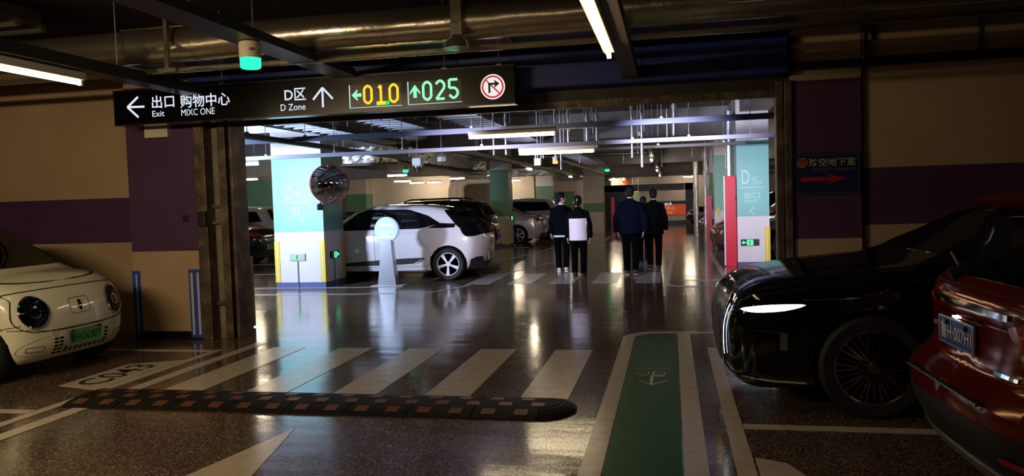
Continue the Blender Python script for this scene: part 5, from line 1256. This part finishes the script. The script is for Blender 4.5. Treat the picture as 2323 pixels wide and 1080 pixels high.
def limb(b, pts, radii, n=14):
    b.tube(pts, 1, n, radii=radii)
    for p, r in zip(pts, radii): ball(b, p, r, r, r, 12)
    return b
SKIN = mat('skin', (.55, .33, .24), .5)
def person(label, x, y, rz, H=1.75, stride=.15, coat=(.01, .01, .012), trousers=(.008, .008, .01), shoe=(.02, .02, .02), sole=(.5, .5, .5), coat_len=.02, bulk=1.0, head_turn=0.0, hair='short', back_panel=None, hem=None, lead=1, glasses=False, tuck=False, arms=(.04, -.06)):
    """figure facing +y locally; lead = which foot is in front (+1 right)"""
    t = thing('person', label, 'person', (x, y, 0), rz)
    k = H / 1.75; S = lambda *p: (p[0] * k, p[1] * k, p[2] * k)
    hipz = .90
    feet = {}
    for s in (-1, 1):
        f = stride * (1 if s == lead else -1)
        ank = (s * .085, f, .085 if f > 0 else .12); knee = (s * .095, f * .45 + .05, .49); hip = (s * .09, 0, hipz)
        feet[s] = (hip, knee, ank, f)
    # continuous body: torso, neck, head, arms, hands, legs, feet
    b = B()
    ring_loft(b, [(S(0, 0, .86), .15 * k, .10 * k), (S(0, 0, .95), .165 * k, .115 * k), (S(0, -.005, 1.08), .14 * k, .10 * k), (S(0, -.01, 1.25), .165 * k, .11 * k), (S(0, -.01, 1.38), .175 * k, .105 * k), (S(0, 0, 1.45), .10 * k, .07 * k), (S(0, .01, 1.50), .055 * k, .055 * k)])
    limb(b, [S(0, .0, 1.44), S(0, .02, 1.54)], [.058 * k, .052 * k])
    ht = head_turn; hx, hy = math.sin(ht), math.cos(ht)
    hc = Vector(S(0, .03, 1.635))
    hd = B(); ball(hd, (0, -.01, .02), .076 * k, .092 * k, .105 * k); ball(hd, (0, .035, -.055), .052 * k, .055 * k, .062 * k); limb(hd, [(0, .082, .01), (0, .105, -.025)], [.009, .014], 8)
    for s in (-1, 1): ball(hd, (s * .078, -.005, -.015), .010, .020, .032)
    ball(hd, (0, .085, -.062), .022, .012, .010)
    rot = Matrix.Rotation(-ht, 3, 'Z')
    b.add([tuple(hc + rot @ Vector(v)) for v in hd.v], hd.f)
    hands = {}
    for s, sw in zip((-1, 1), arms):
        sh, el, wr = S(s * .180, -.01, 1.375), S(s * .232, -.03 + sw * .4, 1.13), S(s * .245, .03 + sw, .89)
        hands[s] = (sh, el, wr)
        limb(b, [sh, el, wr], [.055 * k, .042 * k, .028 * k])
        w = Vector(wr)
        ball(b, w + Vector((0, .005, -.055)), .018, .036, .048)
        for fi, (oy, ln) in enumerate(((-.027, .060), (-.009, .070), (.009, .074), (.027, .066))):
            p0 = w + Vector((0, oy, -.085)); limb(b, [p0, p0 + Vector((-s * .008, 0, -ln * .55)), p0 + Vector((-s * .026, 0, -ln))], [.0095, .009, .008], 6)
        limb(b, [w + Vector((0, .028, -.035)), w + Vector((-s * .01, .055, -.065)), w + Vector((-s * .018, .060, -.095))], [.012, .011, .009], 6)
    for s in (-1, 1):
        hip, kn, an, f = feet[s]
        limb(b, [S(*hip), S(*kn), S(*an)], [.085 * k, .055 * k, .036 * k])
        limb(b, [S(an[0], an[1] - .03, an[2] - .03), S(an[0], an[1] + .13, an[2] - .05)], [.036 * k, .030 * k])
    remesh('body', b, .0085, SKIN, t, 1)
    # trousers
    b = B(); ring_loft(b, [(S(0, 0, .80), .15 * k, .115 * k), (S(0, -.01, .90), .18 * k * bulk, .135 * k), (S(0, 0, 1.02), .155 * k * bulk, .12 * k)])
    for s in (-1, 1):
        hip, kn, an, f = feet[s]
        limb(b, [S(hip[0], hip[1], hip[2] - .03), S(*kn), S(an[0], an[1] - .005, an[2] + .02)], [.098 * k, .075 * k, .066 * k])
    remesh('trousers', b, .012, mat('trousers_%s' % str(trousers), tuple(c * .35 for c in trousers), .85, bump=(30, .2), spec=.03), t, 1)
    # jacket: torso, sleeves, collar
    b = B(); L0 = .84 + .0 - coat_len
    ring_loft(b, [(S(0, 0, L0), .205 * k * bulk, .145 * k), (S(0, 0, 1.0), .195 * k * bulk, .145 * k), (S(0, -.01, 1.2), .20 * k * bulk, .145 * k), (S(0, -.015, 1.36), .205 * k * bulk, .135 * k), (S(0, -.01, 1.42), .175 * k * bulk, .115 * k), (S(0, -.005, 1.455), .125 * k * bulk, .10 * k), (S(0, .0, 1.485), .085 * k, .08 * k)])
    if hair != 'cap': limb(b, [S(-.05, -.07, 1.45), S(.05, -.07, 1.45)], [.045 * k, .045 * k], 10)
    for s in (-1, 1):
        sh, el, wr = hands[s]
        limb(b, [(sh[0] * .93, sh[1], sh[2] - .005), (el[0] * bulk, el[1], el[2]), (wr[0] * bulk, wr[1] - .005, wr[2] + .005)], [.072 * k * bulk, .064 * k * bulk, .050 * k * bulk])
    jm = mat('jacket_%s' % str(coat), tuple(c * .33 for c in coat), .8, bump=(14, .35), spec=.04)
    jk = remesh('jacket', b, .012, jm, t, 2)
    if back_panel:      # pale lower panel of the jacket: assigned by height and body side
        jk.data.materials.append(mat('jacket_panel', back_panel, .6, bump=(14, .25)))
        for p in jk.data.polygons:
            c = p.center
            if c.z < 1.275 * k and abs(c.x) < .19 * k: p.material_index = 1
    if hem:
        b = B(); ring_loft(b, [(S(0, 0, L0 - .035), .19 * k * bulk, .135 * k), (S(0, 0, L0 + .02), .19 * k * bulk, .135 * k)], 28)
        build('shirt_hem', b, mat('shirt', hem, .6), t, smooth=True, angle=50)
    # collar
    b = B(); ring_loft(b, [(S(0, .005, 1.47), .075 * k, .075 * k), (S(0, .01, 1.52), .062 * k, .062 * k)], 20)
    build('collar', b, jm if not hem else mat('shirt', hem, .6), t, smooth=True, angle=60)
    # shoes
    for s in (-1, 1):
        hip, kn, an, f = feet[s]; lift = an[2] - .085
        b = B(); limb(b, [S(an[0], an[1] - .045, .055 + lift), S(an[0], an[1] + .05, .055 + lift * .6), S(an[0] + s * .008, an[1] + .155, .045)], [.048 * k, .050 * k, .040 * k], 12)
        so = remesh('shoe', b, .010, mat('shoe_%s' % str(shoe), shoe, .5), t, 1)
        b = B(); zz = .0 + lift * .5
        pts = [(-.038, -.09), (.038, -.09), (.048, .0), (.05, .12), (.03, .19), (-.02, .195), (-.042, .12), (-.04, 0)]
        b.prism([((an[0] + px) * k, (an[1] + py) * k) for px, py in pts], 'z', .002 + zz, .026 + zz)
        build('sole', b, mat('sole_%s' % str(sole), sole, .6), so, bevel=.004)
    # hair
    hb = B(); ball(hb, (0, -.022, .035), .088 * k, .098 * k, .100 * k, 20); ball(hb, (0, -.045, -.01), .078 * k, .070 * k, .085 * k, 16)
    if hair == 'short': ball(hb, (0, .035, .085), .066 * k, .055 * k, .045 * k)
    if hair == 'bun': ball(hb, (0, -.10, -.01), .035, .035, .045); limb(hb, [(0, -.10, -.02), (0, -.11, -.10)], [.028, .018], 8)
    cut = B(); cut.add([tuple(hc + rot @ Vector(v)) for v in hb.v], hb.f)
    hh = remesh('hair', cut, .010, mat('black_hair', (.006, .005, .005), .6, bump=(90, .5), spec=.2), t, 2)
    if hair == 'bun':
        q = hc + rot @ Vector((.0, -.125, .03)); build('hair_clip', B().box(q.x - .006, q.x + .006, q.y - .03, q.y, q.z - .02, q.z + .02), mat('pale_clip', (.6, .6, .62), .3), hh)
    # face
    if abs(ht) > .5:
        def HP(x_, y_, z_): return tuple(hc + rot @ Vector((x_, y_, z_)))
        for s in (-1, 1):
            e = B(); ball(e, HP(s * .030, .078, .005), .012, .010, .007); build('eye', e, mat('eye_dark', (.02, .015, .015), .2), t, smooth=True)
            e = B(); e.tube([HP(s * .048, .076, .030), HP(s * .015, .084, .033)], .004, 6); build('eyebrow', e, mat('black_hair', (.008, .007, .007), .55), t)
            if glasses:
                e = B(); e.tube([HP(s * .030 + .026 * math.cos(a), .096 - .006 * abs(math.cos(a)), .003 + .019 * math.sin(a)) for a in np.linspace(0, 2 * PI, 17)], .0018, 5)
                e.tube([HP(s * .055, .090, .006), HP(s * .078, .0, .0)], .002, 5); build('glasses_rim', e, M_plastic, t)
        e = B(); e.tube([HP(-.02, .083, -.062), HP(0, .088, -.063), HP(.02, .083, -.062)], .005, 6); build('lips', e, mat('lips', (.42, .17, .14), .45), t)
    return t
person('man in black with glasses and white trainers, turning his head to his right hand neighbour', -2.32, 16.62, .10, 1.72, .15, (.006, .007, .014), (.006, .006, .010), (.60, .60, .62), (.75, .75, .75), head_turn=1.25, glasses=True, hem=(.62, .72, .80), lead=-1, arms=(.08, -.04), bulk=.97)
person('woman seen from behind in a black jacket with a white lower back panel', -1.82, 15.45, 0.0, 1.64, .08, (.008, .008, .010), (.004, .004, .006), (.01, .01, .012), (.02, .02, .02), hair='bun', back_panel=(.72, .66, .78), coat_len=.04, bulk=1.04, lead=1, arms=(.05, -.02))
person('broad man from behind in a navy padded jacket, third from the left', -.80, 15.85, 0.02, 1.80, .10, (.006, .008, .030), (.004, .004, .005), (.015, .015, .02), (.3, .32, .36), bulk=1.18, coat_len=.02, lead=-1, arms=(.05, -.05))
person('man from behind in a long black jacket, furthest right of the walkers', -.36, 17.0, -.03, 1.74, .13, (.006, .007, .009), (.004, .004, .005), (.01, .01, .01), (.06, .06, .06), bulk=1.05, coat_len=.07, lead=1, arms=(-.06, .05))
person('walker in blue jeans mostly hidden between the two men in dark jackets', -.62, 18.2, 0.0, 1.58, .10, (.008, .009, .016), (.012, .024, .050), (.012, .03, .06), (.1, .12, .16), lead=-1, arms=(.03, -.03))
